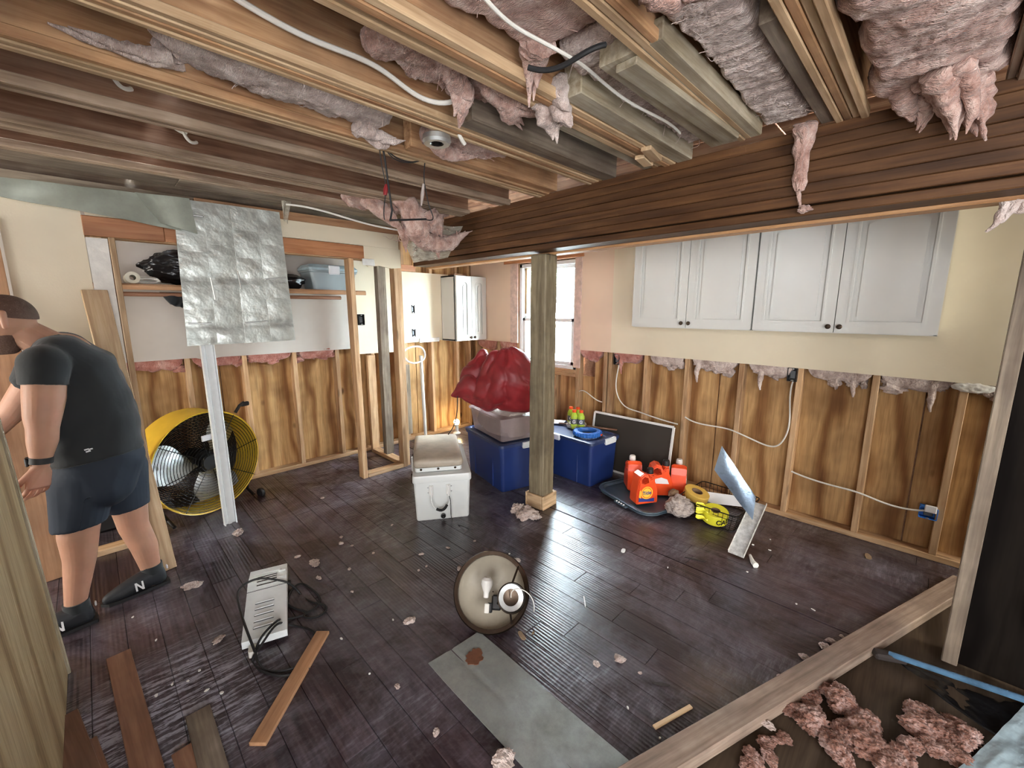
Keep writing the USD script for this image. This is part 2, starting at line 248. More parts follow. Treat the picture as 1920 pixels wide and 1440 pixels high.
# the laminate floor: dark brown, hand-scraped, with streaks of plaster dust, both tinted bluish for the cool daylight
def floor_mat():
    n = {'tc': ('texture_coordinate', {}), 'ge': ('geometry', {}), 'oi': ('object_info', {}), 'w': ('math', {'math_type': 'multiply', 'value2': 57.0}),
         'm': ('mapping', {'scale': (1.1, 17.0, 17.0)}), 'off': ('combine_xyz', {}), 'ad': ('vector_math', {'math_type': 'add'}), 'n': ('noise_texture', {'scale': 2.4, 'detail': 4.0, 'roughness': .65, 'distortion': .3}),
         'r': ('rgb_ramp', {'ramp': [(.3, (.015, .008, .011)), (.52, (.034, .020, .024)), (.74, (.062, .041, .045))]}),
         'vv': ('map_range', {'from_min': 0.0, 'from_max': 1.0, 'to_min': .75, 'to_max': 1.3}), 'h': ('hsv', {}),
         'd': ('noise_texture', {'scale': 1.7, 'detail': 6.0, 'roughness': .74, 'distortion': .5}), 'dr': ('rgb_ramp', {'ramp': [(.43, (0, 0, 0)), (.56, (.34, .34, .34)), (.74, (.9, .9, .9))]}),
         'sm': ('mapping', {'scale': (7.0, 46.0, 10.0), 'rotation': (0, 0, .9)}), 's': ('noise_texture', {'scale': 1.0, 'detail': 5.0, 'roughness': .75}), 'sr': ('rgb_ramp', {'ramp': [(.48, (0, 0, 0)), (.70, (1, 1, 1))]}),
         'pm': ('mapping', {}), 'pn': ('noise_texture', {'scale': .9, 'detail': 2.0}), 'pr': ('rgb_ramp', {'ramp': [(.46, (.16, .16, .16)), (.60, (1, 1, 1))]}),
         'pd': ('vector_math', {'math_type': 'distance', 'vector2': (.06, 1.98, 0)}), 'pg': ('map_range', {'from_min': .12, 'from_max': .50, 'to_min': 2.2, 'to_max': 0.0, 'clamp': True}), 'pa': ('mix_color', {'blend_type': 'add', 'fac': 1.0, 'use_clamp': False}), 'da': ('mix_color', {'blend_type': 'add', 'fac': .35, 'use_clamp': False}),
         'wd': ('vector_math', {'math_type': 'distance', 'vector2': (1.66, .44, 0)}), 'wg': ('map_range', {'from_min': .03, 'from_max': .22, 'to_min': .75, 'to_max': 0.0, 'clamp': True}), 'wn': ('math', {'math_type': 'multiply'}), 'wx': ('mix_color', {'b': (.20, .14, .09)}),
         'q': ('mix_color', {'blend_type': 'multiply', 'fac': 1.0, 'use_clamp': False}), 'q2': ('mix_color', {'blend_type': 'multiply', 'fac': 1.0}), 'q3': ('mix_color', {'blend_type': 'add', 'fac': 1.0}), 'q4': ('mix_color', {'blend_type': 'multiply', 'fac': 1.0, 'b': (.34, .34, .34)}),
         'x': ('mix_color', {'b': (.35, .345, .42)}), 'ro': ('map_range', {'from_min': 0.0, 'from_max': .6, 'to_min': .26, 'to_max': .48, 'clamp': True}),
         'wv': ('wave_texture', {'wave_type': 'bands', 'bands_direction': 'y', 'scale': 19.0, 'distortion': 3.0, 'detail': 2.0, 'detail_scale': .5}), 'wm': ('mapping', {'scale': (.14, 1, 1)}),
         'hs': ('mix_float', {'fac': .5}), 'bu': ('bump', {'strength': .32, 'distance': .0035}), 'p': ('principled_bsdf', {'specular_ior_level': .75})}
    l = [('oi.random', 'w.value1'), ('w.value', 'off.x'), ('w.value', 'off.y'), ('tc.object', 'ad.vector1'), ('off.vector', 'ad.vector2'), ('ad.vector', 'm.vector'), ('m.vector', 'n.vector'), ('n.fac', 'r.fac'), ('oi.random', 'vv.value'), ('vv.result', 'h.value'), ('r.color', 'h.color'),
         ('ge.position', 'd.vector'), ('d.fac', 'dr.fac'), ('ge.position', 'sm.vector'), ('sm.vector', 's.vector'), ('s.fac', 'sr.fac'), ('ge.position', 'pn.vector'), ('pn.fac', 'pr.fac'),
         ('ge.position', 'pd.vector1'), ('pd.value', 'pg.value'), ('pr.color', 'pa.a'), ('pg.result', 'pa.b'), ('dr.color', 'da.a'), ('pg.result', 'da.b'), ('ge.position', 'wd.vector1'), ('wd.value', 'wg.value'), ('wg.result', 'wn.value1'), ('n.fac', 'wn.value2'), ('wn.value', 'wx.fac'), ('x.result', 'wx.a'),
         ('sr.color', 'q.a'), ('pa.result', 'q.b'), ('dr.color', 'q4.a'), ('q.result', 'q2.a'), ('da.result', 'q2.b'), ('q4.result', 'q3.a'), ('q2.result', 'q3.b'), ('q3.result', 'x.fac'), ('h.color', 'x.a'), ('wx.result', 'p.base_color'),
         ('q3.result', 'ro.value'), ('ro.result', 'p.roughness'), ('tc.object', 'wm.vector'), ('wm.vector', 'wv.vector'), ('wv.fac', 'hs.a'), ('n.fac', 'hs.b'), ('hs.result', 'bu.height'), ('bu.normal', 'p.normal')]
    return mat('laminate', n, l)
floor_mat()
wood('stud_wood', (.36, .20, .10), (.52, .33, .18), (.66, .46, .28), knots=.6)
wood('pale_wood', (.42, .27, .15), (.60, .42, .25), (.74, .56, .36), knots=.5)
wood('joist_wood', (.26, .125, .06), (.42, .24, .125), (.57, .365, .20), knots=.6, grime=.35, spec=.1, rough=.8)
wood('grey_wood', (.16, .13, .10), (.26, .21, .16), (.37, .31, .24), knots=.4, grime=.4, spec=.1, rough=.8)
wood('weathered_wood', (.22, .18, .11), (.36, .31, .22), (.48, .43, .33), knots=.5, grime=.35)
wood('post_wood', (.13, .10, .06), (.23, .19, .12), (.33, .28, .19), knots=.8, grime=.45, grimec=(.05, .04, .03), fine=11)
wood('beam_wood', (.055, .022, .008), (.095, .042, .016), (.145, .068, .027), knots=.25, rough=.55)
wood('beam_underlit', (.42, .21, .09), (.56, .31, .145), (.66, .39, .20), knots=.3, rough=.5)
wood('joist_old', (.14, .068, .040), (.24, .132, .082), (.34, .215, .145), knots=.5, grime=.3, spec=.1, rough=.8)
wood('strip_grey', (.22, .15, .10), (.35, .26, .185), (.49, .38, .285), knots=.3, grime=.3, spec=.1, rough=.8)
wood('strip_tan', (.36, .235, .13), (.50, .35, .21), (.64, .48, .31), knots=.3, spec=.1, rough=.8)
wood('cedar', (.34, .13, .055), (.46, .20, .09), (.56, .27, .13), knots=.1, rough=.45)
wood('trim_brown', (.16, .075, .045), (.23, .115, .07), (.30, .16, .10), knots=.1, rough=.5, grime=.3)
wood('trim_orange', (.30, .15, .075), (.42, .23, .12), (.50, .29, .16), knots=.2, rough=.55, grime=.2)
wood('sill_wood', (.20, .14, .105), (.32, .235, .18), (.44, .345, .27), knots=.5, grime=.5, grimec=(.13, .10, .08))
plywood('ply_wall', (.27, .13, .05), (.44, .25, .105), (.56, .35, .16), stain=.7, stainc=(.15, .07, .03))
plywood('ply_old', (.15, .07, .04), (.24, .125, .075), (.31, .18, .115), stain=.6, stainc=(.075, .042, .03), spec=.04, rough=.85)
plywood('ply_panel', (.25, .165, .085), (.34, .24, .13), (.40, .30, .175), stain=.35, stainc=(.25, .17, .09), scale=.7)
plywood('ply_dark', (.035, .023, .014), (.055, .038, .025), (.078, .056, .038), stain=.6, stainc=(.03, .022, .016))
plywood('panel_shaded', (.005, .0035, .003), (.008, .006, .005), (.012, .009, .007), stain=.6, stainc=(.004, .003, .0025), spec=.05)
fluffy('insul_pink', (.25, .125, .095), (.48, .31, .26), (.68, .53, .47), 13)
fluffy('insul_pale', (.28, .20, .17), (.54, .43, .385), (.76, .66, .61), 13)
plain('jamb_paper', (.66, .50, .43), .85, var=.25, vs=16)
fluffy('insul_rust', (.10, .035, .022), (.30, .15, .11), (.60, .43, .39), sc=14)
fluffy('insul_red', (.30, .10, .075), (.46, .20, .16), (.60, .36, .30), sc=12)
plain('drywall', (.74, .66, .50), .8, bump=.05, bs=90, var=.05, vs=2)
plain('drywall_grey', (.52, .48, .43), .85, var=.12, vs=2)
plain('drywall_bounce', (.75, .58, .44), .8, var=.05, vs=2)
plain('gypsum', (.78, .77, .73), .9, bump=.3, bs=50, var=.12, vs=14)
plain('cabinet_white', (.66, .665, .63), .32, var=.03, vs=3)
plain('white_paint', (.80, .80, .78), .4)
plain('white_vinyl', (.85, .86, .87), .35)
plain('black_plastic', (.012, .012, .013), .42)
plain('black_rubber', (.010, .010, .011), .6)
plain('black_metal', (.015, .014, .014), .35, metal=.6)
plain('bronze', (.05, .035, .025), .3, metal=.9)
plain('steel', (.55, .56, .56), .3, metal=1.0)
plain('cable_white', (.72, .70, .64), .5)
plain('yellow_paint', (.78, .50, .045), .35, var=.1, vs=8)
plain('cooler_white', (.74, .77, .76), .35, var=.06, vs=3)
plain('cushion_vinyl', (.50, .43, .34), .5, var=.28, vs=5, bump=.15, bs=40)
plain('tote_blue', (.012, .030, .135), .38, var=.1, vs=5)
plain('tote_lid', (.02, .035, .10), .4, var=.2, vs=6)
plain('tote_clasp', (.70, .74, .77), .4)
plain('blue_plastic', (.02, .12, .42), .35)
plain('red_cloth', (.22, .010, .014), .5, var=.3, vs=7, bump=.3, bs=9, sheen_weight=.06)
plain('orange_jug', (.80, .085, .02), .28)
plain('jug_white', (.82, .80, .77), .3)
plain('label_blue', (.03, .05, .25), .4); plain('label_yellow', (.90, .55, .06), .4); plain('label_white', (.75, .74, .76), .45); plain('label_grey', (.10, .11, .12), .4)
plain('lid_slate', (.055, .085, .11), .4, var=.25, vs=7)
plain('tape_yellow', (.72, .47, .10), .5, var=.1, vs=10); plain('tape_core', (.20, .12, .07), .8); plain('caution_yellow', (.85, .80, .05), .35)
plain('rag_grey', (.42, .36, .33), .9, bump=.6, bs=30, var=.2, vs=10)
plain('blue_tape', (.03, .20, .70), .5)
plain('shirt_black', (.013, .016, .018), .85, bump=.15, bs=25, sheen_weight=.15)
plain('shorts_navy', (.012, .020, .034), .8, bump=.12, bs=25)
plain('skin', (.46, .25, .165), .55, var=.10, vs=9, subsurface_weight=.1, subsurface_scale=.01)
plain('hair_brown', (.10, .055, .038), .8, bump=.5, bs=140)
plain('shoe_black', (.012, .014, .018), .6); plain('shoe_logo', (.75, .76, .78), .4)
plain('plaster_bits', (.80, .79, .76), .9, var=.1)
plain('shard_brown', (.30, .21, .13), .8, var=.3); plain('shard_dark', (.03, .022, .02), .7)
plain('glass_frost', (.36, .32, .25), .35, var=.15, vs=6); plain('bulb_white', (.82, .80, .76), .25)
plain('heater_white', (.78, .82, .82), .4, var=.10, vs=9)
plain('screen_mesh', (.035, .028, .022), .7)
plain('bag_pale', (.42, .55, .60), .3, var=.25, vs=7, bump=.5, bs=18)
plain('blue_handle', (.10, .22, .36), .4, var=.5, vs=12)
plain('bag_black', (.008, .008, .009), .25, bump=.6, bs=14)
plain('paper_roll', (.62, .60, .50), .8); plain('bin_grey', (.30, .36, .38), .35)
plain('concrete', (.62, .61, .58), .9, var=.1); plain('siding', (.80, .82, .82), .7); plain('roof_dark', (.18, .17, .17), .9)
plain('leaf', (.10, .20, .09), .5, var=.4, vs=3); plain('bark', (.12, .08, .05), .9)
metal('foil', (.66, .70, .67), .30, (.40, .44, .415), .8, 9, .30, .66)
metal('galvanised', (.60, .62, .62), .42, (.30, .30, .28), .6, 5, .12)
metal('flashing_green', (.36, .39, .33), .5, (.22, .24, .20), .6, 4, .15, .4)
metal('flashing_grey', (.38, .41, .40), .55, (.24, .26, .24), .7, 6, .25, .6)
metal('flashing_blue', (.45, .60, .78), .30, (.40, .52, .68), .5, 14, .3, .75)
metal('track_speckled', (.42, .42, .40), .5, (.80, .80, .78), 1.0, 22, .3, .4)
metal('stick_metal', (.88, .91, .91), .45, (.70, .73, .73), .5, 6, .12, .05)
plain('rust', (.16, .062, .03), .85, var=.4, vs=30)
mat('bulb_glow', {'e': ('emission', {'color': (1.0, .78, .42), 'strength': 60.0})}, [], 'e.emission')
mat('window_glass', {'t': ('transparent_bsdf', {'color': (.94, .97, .96)}), 'g': ('glossy_bsdf', {'roughness': .02}), 'x': ('mix_closure', {'fac': .06})}, [('t.BSDF', 'x.closure1'), ('g.BSDF', 'x.closure2')], 'x.closure')
mat('clear_plastic', {'tc': ('texture_coordinate', {}), 'n': ('noise_texture', {'scale': 6.0, 'detail': 3.0}), 'r': ('map_range', {'from_min': .3, 'from_max': .7, 'to_min': .42, 'to_max': .62}), 't': ('transparent_bsdf', {'color': (.9, .88, .88)}), 'p': ('principled_bsdf', {'base_color': (.34, .27, .27), 'roughness': .3}), 'x': ('mix_closure', {})}, [('tc.object', 'n.vector'), ('n.fac', 'r.value'), ('r.result', 'x.fac'), ('t.BSDF', 'x.closure1'), ('p.BSDF', 'x.closure2')], 'x.closure')
mat('vapor_sheet', {'tc': ('texture_coordinate', {}), 'm': ('mapping', {'scale': (3, 3, 9.0)}), 'n': ('noise_texture', {'scale': 5.0, 'detail': 5.0}), 'r': ('map_range', {'from_min': .35, 'from_max': .7, 'to_min': .22, 'to_max': .7}), 't': ('transparent_bsdf', {'color': (.95, .95, .93)}), 'p': ('principled_bsdf', {'base_color': (.55, .52, .44), 'roughness': .25}), 'x': ('mix_closure', {})}, [('tc.object', 'm.vector'), ('m.vector', 'n.vector'), ('n.fac', 'r.value'), ('r.result', 'x.fac'), ('t.BSDF', 'x.closure1'), ('p.BSDF', 'x.closure2')], 'x.closure')
mat('drink_liquid', {'p': ('principled_bsdf', {'base_color': (.62, .85, .10), 'roughness': .15, 'transmission_weight': .35, 'ior': 1.34})}, [])
L = LOOK
def at(px, py, z=0.0):
    """the point on the level plane z seen at a pixel of the photograph"""
    d = FW + RT*(px-960)/FPX - UP*(py-720)/FPX; return EYE + d*(z-H)/d[2]
def atx(px, py, x):
    d = FW + RT*(px-960)/FPX - UP*(py-720)/FPX; return EYE + d*x/d[0]
def aty(px, py, y):
    d = FW + RT*(px-960)/FPX - UP*(py-720)/FPX; return EYE + d*y/d[1]
def ath(px, py, h):
    d = FW + RT*(px-960)/FPX - UP*(py-720)/FPX; return EYE + d*h*math.sqrt(2)/(d[0]+d[1])
R = random.Random(7)
# ------------------------------------------------------------------ the floor
SA, SB = np.array([3.346, -0.233]), np.array([1.129, 0.559]); SD = (SB-SA)/np.linalg.norm(SB-SA)      # far edge line of the sill lying across the opening
def sill_y(x): return SA[1] + (x-SA[0])*SD[1]/SD[0]
fl = thing('floor', kind='structure')
obj('subfloor', abox(-2.6, 3.75, -2.8, 4.5, -.05, -.014, .002), L['ply_dark'], fl)
xs = [-.42 + .124*i for i in range(33)]; rows = []
for i, x in enumerate(xs):
    x1 = x + .124
    if abs(x1 - 2.412) < .062: x1 -= .007
    y = -.9 if x1 > 3.2 else sill_y(x1) - .03
    if x < 1.0: y = max(.45, 0.55 + (1.0-x)*.35) if x < .95 else y
    if x < -.1: y = 1.4
    end = 4.42; first = True
    while y < end - .02:
        ln = R.uniform(.85, 1.25) if not first else R.uniform(.4, 1.2); first = False
        y1 = min(end, y + ln)
        if end - y1 < .25: y1 = end
        dz = R.uniform(-.0006, .0006)
        put('plank', bar((x+.062-.0004+(x1-x-.124)/2, y+.0006, -.007+dz), (x+.062-.0004+(x1-x-.124)/2, y1-.0006, -.007+dz), x1-x-.0012, .014, (1, 0, 0), .0016), L['laminate'], fl)
        y = y1
# ------------------------------------------------------------------ right wall: studs, sheathing, drywall cut off at waist height, window
XB = 3.56
wr = thing('wall_right', kind='structure')
for y0, y1 in ((-2.75, -1.22), (-1.215, -.01), (-.005, 1.215), (1.22, 2.44)):
    put('plywood_sheet', bar((XB+.097, (y0+y1)/2, .0), (XB+.097, (y0+y1)/2, 2.44), y1-y0-.003, .012, (0, 1, 0), .001), L['ply_wall'], wr)
put('plywood_sheet', bar((XB+.097, 3.0, 0), (XB+.097, 3.0, .86), 1.11, .012, (0, 1, 0), .001), L['ply_wall'], wr)
put('plywood_sheet', bar((XB+.097, 4.02, 0), (XB+.097, 4.02, 2.44), .90, .012, (0, 1, 0), .001), L['ply_wall'], wr)
put('plywood_sheet', bar((XB+.097, 3.0, 2.03), (XB+.097, 3.0, 2.44), 1.11, .012, (0, 1, 0), .001), L['ply_wall'], wr)
for y in (-2.2, -1.79, -1.38, -.97, -.56, -.16, .235, .65, 1.035, 1.46, 1.835, 2.21, 2.265, 2.60, 3.46, 3.80, 4.22):
    lean = R.uniform(-.006, .006)
    put('stud', bar((XB+.045, y+lean, .038), (XB+.045, y-lean, 2.3), .038, .088, (0, 1, 0), .003), L['stud_wood'], wr)
for y0, y1 in ((-2.7, -.3), (-.3, 2.0), (2.0, 4.3)):
    put('bottom_plate', bar((XB+.045, y0, .019), (XB+.045, y1-.002, .019), .09, .038, (1, 0, 0)), L['stud_wood'], wr)
put('window_sill_plate', bar((XB+.045, 2.62, .905), (XB+.045, 3.44, .905), .09, .038, (1, 0, 0)), L['stud_wood'], wr)
put('window_sill_plate', bar((XB+.045, 2.62, .866), (XB+.045, 3.44, .866), .09, .036, (1, 0, 0)), L['stud_wood'], wr)
for y in (2.9, 3.2): put('cripple_stud', bar((XB+.045, y, .04), (XB+.045, y, .846), .038, .088, (0, 1, 0)), L['stud_wood'], wr)
put('window_header', bar((XB+.03, 2.54, 2.10), (XB+.03, 3.68, 2.10), .07, .10, (0, 0, 1)), L['cedar'], wr)
P = Polygon([(-2.75, 1.125), (-.36, 1.128), (-.18, 1.128), (.5, 1.136), (1.4, 1.138), (2.58, 1.140), (2.60, 1.18), (2.60, 2.06), (3.56, 2.06), (3.56, 1.165), (4.30, 1.165), (4.30, 2.42), (-2.75, 2.42)])
yz = np.array([[0, 0, 1, XB-.013], [1, 0, 0, 0], [0, 1, 0, 0], [0, 0, 0, 1.0]])      # (x,y,z) -> (Y, Z, thickness)
P1 = P.intersection(sbox(-3, 0, 2.2, 3)); P2 = P.intersection(sbox(2.2, 0, 5, 3))
obj('drywall', prism(P1, .013, yz), L['drywall'], wr, smooth=False); obj('drywall', prism(P2, .013, yz), L['drywall_bounce'], wr, smooth=False)  # pinkish bounce light is put into the window-end drywall colour
obj('torn_paper', disp(trimesh.creation.icosphere(3, 1.0).apply_transform(np.diag([.012, .09, .03, 1])).apply_translation([XB-.008, -.19, 1.105]), .006, 60, 3), L['gypsum'], wr)
for y in (2.645, 3.70):      # strips of bare wall edge beside the window, pink fibres stuck to them
    put('window_jamb', bar((XB-.012, y-.045 if y < 3 else y-.19, .95 if y < 3 else 1.16), (XB-.012, y-.045 if y < 3 else y-.19, 2.06), .085 if y < 3 else .12, .018, (0, 1, 0)), L['jamb_paper'], wr)
bays = [(-2.1, -1.83), (-.53, -.19), (-.13, .215), (.26, .62), (.68, 1.0), (1.06, 1.43), (1.49, 1.80), (1.87, 2.18), (2.30, 2.58), (3.48, 3.78), (3.83, 4.2)]
for i, (y0, y1) in enumerate(bays):
    parts = [mv(fluffslab(0, y1-y0, 0, .085, 0, .22, 20+i, .03, 26, 14, ragged=.02), TR((XB+.085, y0, 1.17), math.pi/2))]
    for k in range(4):
        y = R.uniform(y0+.03, y1-.03); parts.append(tuft((XB+.04, y, R.uniform(1.05, 1.12)), (.03, R.uniform(.02, .06), R.uniform(.02, .05)), 40+9*i+k, .45, 2))
    if i in (2, 3, 5, 7, 4): 
        y = R.uniform(y0+.05, y1-.05); parts.append(fluffpath([(XB+.03, y, 1.12), (XB+.02, y+.01, 1.05), (XB+.025, y+.005, .93 + .05*R.random())], [.03, .022, .006], 60+i, 14, 10))
    obj('insulation', cat(*parts), L['insul_red' if i > 6 else 'insul_pale'], wr, smooth=50, kind='stuff')
# the window itself: a white vinyl double-hung unit
bk_ = prism(sbox(-2.75, -.03, 4.45, 2.5).difference(sbox(2.61, .915, 3.45, 2.065)), .02, np.array([[0, 0, 1, XB+.105], [1, 0, 0, 0], [0, 1, 0, 0], [0, 0, 0, 1.0]]))
obj('house_wrap', bk_, L['ply_old'], wr, smooth=False)
w1 = thing('window_1', kind='structure')
Y0, Y1, Z0, Z1 = 2.62, 3.44, .925, 2.05
for a, b, wd in (((Y0+.02, Z0), (Y0+.02, Z1), .04), ((Y1-.02, Z0), (Y1-.02, Z1), .04), ((Y0, Z0+.02), (Y1, Z0+.02), .04), ((Y0, Z1-.02), (Y1, Z1-.02), .04)):
    put('window_frame', bar((XB+.05, *a), (XB+.05, *b), .09, wd, (1, 0, 0)), L['white_vinyl'], w1)
for z0, z1, dx in ((Z0+.04, 1.455, .03), (1.43, Z1-.04, .06)):
    s = thing('sash', parent=w1)
    put('stile', bar((XB+dx, Y0+.06, z0), (XB+dx, Y0+.06, z1), .03, .04, (1, 0, 0)), L['white_vinyl'], s); put('stile', bar((XB+dx, Y1-.06, z0), (XB+dx, Y1-.06, z1), .03, .04, (1, 0, 0)), L['white_vinyl'], s)
    put('rail', bar((XB+dx, Y0+.04, z0+.018), (XB+dx, Y1-.04, z0+.018), .03, .036, (1, 0, 0)), L['white_vinyl'], s); put('rail', bar((XB+dx, Y0+.04, z1-.018), (XB+dx, Y1-.04, z1-.018), .03, .036, (1, 0, 0)), L['white_vinyl'], s)
    obj('pane', abox(XB+dx-.003, XB+dx+.003, Y0+.07, Y1-.07, z0+.03, z1-.03, .001), L['window_glass'], s)
put('sash_stop', bar((XB+.012, Y1-.10, 1.50), (XB+.012, Y1-.10, 2.0), .02, .03, (1, 0, 0)), L['pale_wood'], w1)
# ------------------------------------------------------------------ back wall, running behind the closet and on to the corner
YA = 4.30
wb = thing('wall_back', kind='structure')
for x0, x1 in ((-2.5, -.45), (-.445, .77), (.775, 1.99), (1.995, 2.75), (2.755, 3.66)):
    put('plywood_sheet', bar(((x0+x1)/2, YA+.097, 0), ((x0+x1)/2, YA+.097, 2.44), x1-x0-.003, .012, (1, 0, 0), .001), L['ply_wall'], wb)
for x in (-.25, .13, .545, .95, 1.365, 1.775, 2.16, 2.30, 2.48, 2.57, 2.94, 3.32, 3.52):
    put('stud', bar((x, YA+.045, .038), (x, YA+.045, 2.3), .038, .088, (1, 0, 0)), L['stud_wood'], wb)
for x0, x1 in ((-2.4, .7), (.7, 3.54)): put('bottom_plate', bar((x0, YA+.045, .019), (x1-.002, YA+.045, .019), .09, .038, (0, 1, 0)), L['stud_wood'], wb)
xz = lambda y: np.array([[1, 0, 0, 0], [0, 0, -1, y], [0, 1, 0, 0], [0, 0, 0, 1.0]])      # (x,y,z) -> (X, Z, -Y)
obj('drywall', prism(Polygon([(-.42, 1.15), (.6, 1.155), (.66, 1.135), (.78, 1.15), (1.95, 1.145), (1.95, 2.42), (-.42, 2.42)]), .013, xz(YA)), L['drywall_grey'], wb, smooth=False)
obj('drywall', prism(Polygon([(1.955, 1.085), (2.44, 1.075), (2.44, 2.42), (1.955, 2.42)]), .013, xz(YA-.002)), L['drywall'], wb, smooth=False)
obj('drywall', prism(Polygon([(2.445, 1.165), (3.0, 1.18), (3.545, 1.165), (3.545, 1.965), (2.445, 1.965)]).difference(Polygon([(2.655, 1.505), (2.70, 1.505), (2.70, 1.60), (2.655, 1.60)])).difference(Polygon([(2.65, 1.235), (2.70, 1.235), (2.70, 1.325), (2.65, 1.325)])), .013, xz(YA)), L['drywall'], wb, smooth=False)
obj('torn_edge', disp(abox(2.74, 3.02, YA-.03, YA-.012, 1.165, 1.215, .004).subdivide().subdivide(), .006, 40, 5), L['gypsum'], wb)
put('header_board', bar((2.44, YA-.02, 2.005), (2.72, YA-.02, 2.005), .07, .02, (0, 0, 1)), L['cedar'], wb)
for i, (x0, x1) in enumerate(((-.2, .11), (.16, .52), (.58, .93), (.98, 1.34), (1.4, 1.75))):
    parts = [mv(fluffslab(0, x1-x0, 0, .085, 0, .16, 120+i, .03, 26, 14, ragged=.02), TR((x0, YA+.0, 1.16)))] + [tuft((R.uniform(x0, x1), YA+.04, R.uniform(1.07, 1.12)), (.05, .03, .03), 140+5*i+k, .4, 2) for k in range(4)]
    obj('insulation', cat(*parts), L['insul_red'], wb, smooth=50, kind='stuff')
obj('house_wrap', abox(-2.6, 3.7, YA+.105, YA+.125, -.03, 2.5), L['ply_old'], wb)
# ------------------------------------------------------------------ closet front framing
YC = 3.58
wc = thing('wall_closet', kind='structure')
put('header_board', bar((.052, YC-.012, 2.03), (.42, YC-.012, 2.03), .112, .022, (0, 0, 1)), L['cedar'], wc)
put('header_board', bar((.421, YC-.010, 2.03), (1.76, YC-.010, 2.03), .108, .022, (0, 0, 1)), L['cedar'], wc)
put('header_beam', bar((-.25, YC+.05, 2.03), (2.1, YC+.05, 2.03), .12, .07, (0, 0, 1)), L['stud_wood'], wc)
put('top_plate', bar((.60, YC+.02, 2.245), (2.12, YC+.02, 2.245), .06, .09, (0, 0, 1)), L['trim_orange'], wc)
put('top_plate', bar((-.25, YC+.03, 2.25), (.598, YC+.03, 2.25), .06, .07, (0, 0, 1)), L['grey_wood'], wc)
obj('drywall', prism(Polygon([(.07, 2.088), (2.10, 2.088), (2.10, 2.215), (.07, 2.215)]), .013, xz(YC)), L['drywall'], wc, smooth=False)
obj('drywall', prism(Polygon([(-.262, 1.08), (-.02, 1.10), (.0, 1.16), (.03, 1.25), (.055, 1.65), (.052, 2.214), (-.262, 2.214)]), .013, xz(YC)), L['drywall'], wc, smooth=False)
obj('drywall', prism(Polygon([(1.755, 1.94), (1.80, 1.915), (1.9, 1.93), (2.02, 1.915), (2.115, 1.925), (2.115, 2.087), (1.755, 2.087)]), .013, xz(YC)), L['drywall'], wc, smooth=False)
obj('torn_edge', disp(abox(1.74, 1.85, YC-.03, YC-.014, 1.925, 1.98, .004).subdivide().subdivide(), .006, 40, 8), L['gypsum'], wc)
obj('jamb_drywall', disp(prism(Polygon([(.03, 1.16), (.145, 1.12), (.15, 1.965), (.056, 1.965), (.058, 1.6)]), .012, xz(YC-.002)), .0, 30, 2), L['gypsum'], wc, smooth=False)
put('jamb_stud', bar((.168, YC+.03, 0), (.168, YC+.03, 1.975), .03, .10, (1, 0, 0)), L['pale_wood'], wc)
put('jamb_stud', bar((.10, YC+.05, 0), (.10, YC+.05, 1.975), .05, .088, (1, 0, 0)), L['stud_wood'], wc)
for x, y, mt, zt in ((1.662, YC+.045, 'stud_wood', 1.985), (2.085, YC+.045, 'stud_wood', 2.2)):
    put('stud', bar((x, y, .0), (x-.012, y, zt), .045, .088, (1, 0, 0)), L[mt], wc)
put('stud', bar((2.125, YC+.06, .0), (2.12, YC+.06, 2.2), .036, .088, (1, 0, 0)), L['stud_wood'], wc)
put('bottom_plate', bar((1.69, YC+.045, .019), (2.06, YC+.045, .019), .088, .038, (0, 1, 0)), L['stud_wood'], wc)
put('bottom_plate', bar((-.25, YC+.045, .019), (.15, YC+.045, .019), .088, .038, (0, 1, 0)), L['pale_wood'], wc)
put('bottom_plate', bar((2.10, YC+.1, .019), (2.10, YA-.05, .019), .088, .038, (1, 0, 0)), L['stud_wood'], wc)
put('stud', bar((2.12, 3.98, .038), (2.12, 3.98, 2.2), .088, .07, (1, 0, 0)), L['grey_wood'], wc)
put('stud', bar((2.10, 4.24, .038), (2.10, 4.24, 1.07), .088, .04, (1, 0, 0)), L['stud_wood'], wc)
put('nailer', bar((2.165, YC+.03, .32), (2.16, YC+.03, 1.02), .05, .02, (1, 0, 0)), L['grey_wood'], wc)
# ------------------------------------------------------------------ left wall beside the camera, and the doorway in it
wl = thing('wall_left', kind='structure')
put('plywood_sheet', bar((-.258, 1.75, 0), (-.345, 1.75, 2.3), 1.42, .03, (0, 1, 0), .003), L['ply_panel'], wl)
put('stud', bar((-.325, 2.50, 0), (-.412, 2.50, 2.3), .088, .038, (1, 0, 0)), L['grey_wood'], wl)
put('edge_strip', bar((-.256, 2.472, 0), (-.343, 2.472, 2.3), .045, .022, (1, 0, 0)), L['weathered_wood'], wl)
put('stud', bar((-.325, 1.06, 0), (-.412, 1.06, 2.3), .088, .038, (1, 0, 0)), L['stud_wood'], wl)
tr = thing('trim_1', kind='structure')
put('jamb_board', bar((-.335, 3.46, 0), (-.345, 3.50, 2.02), .15, .028, (1, .1, 0)), L['trim_orange'], tr)
put('jamb_board', bar((-.44, 3.50, 0), (-.45, 3.52, 2.05), .10, .03, (1, .2, 0)), L['cedar'], tr)
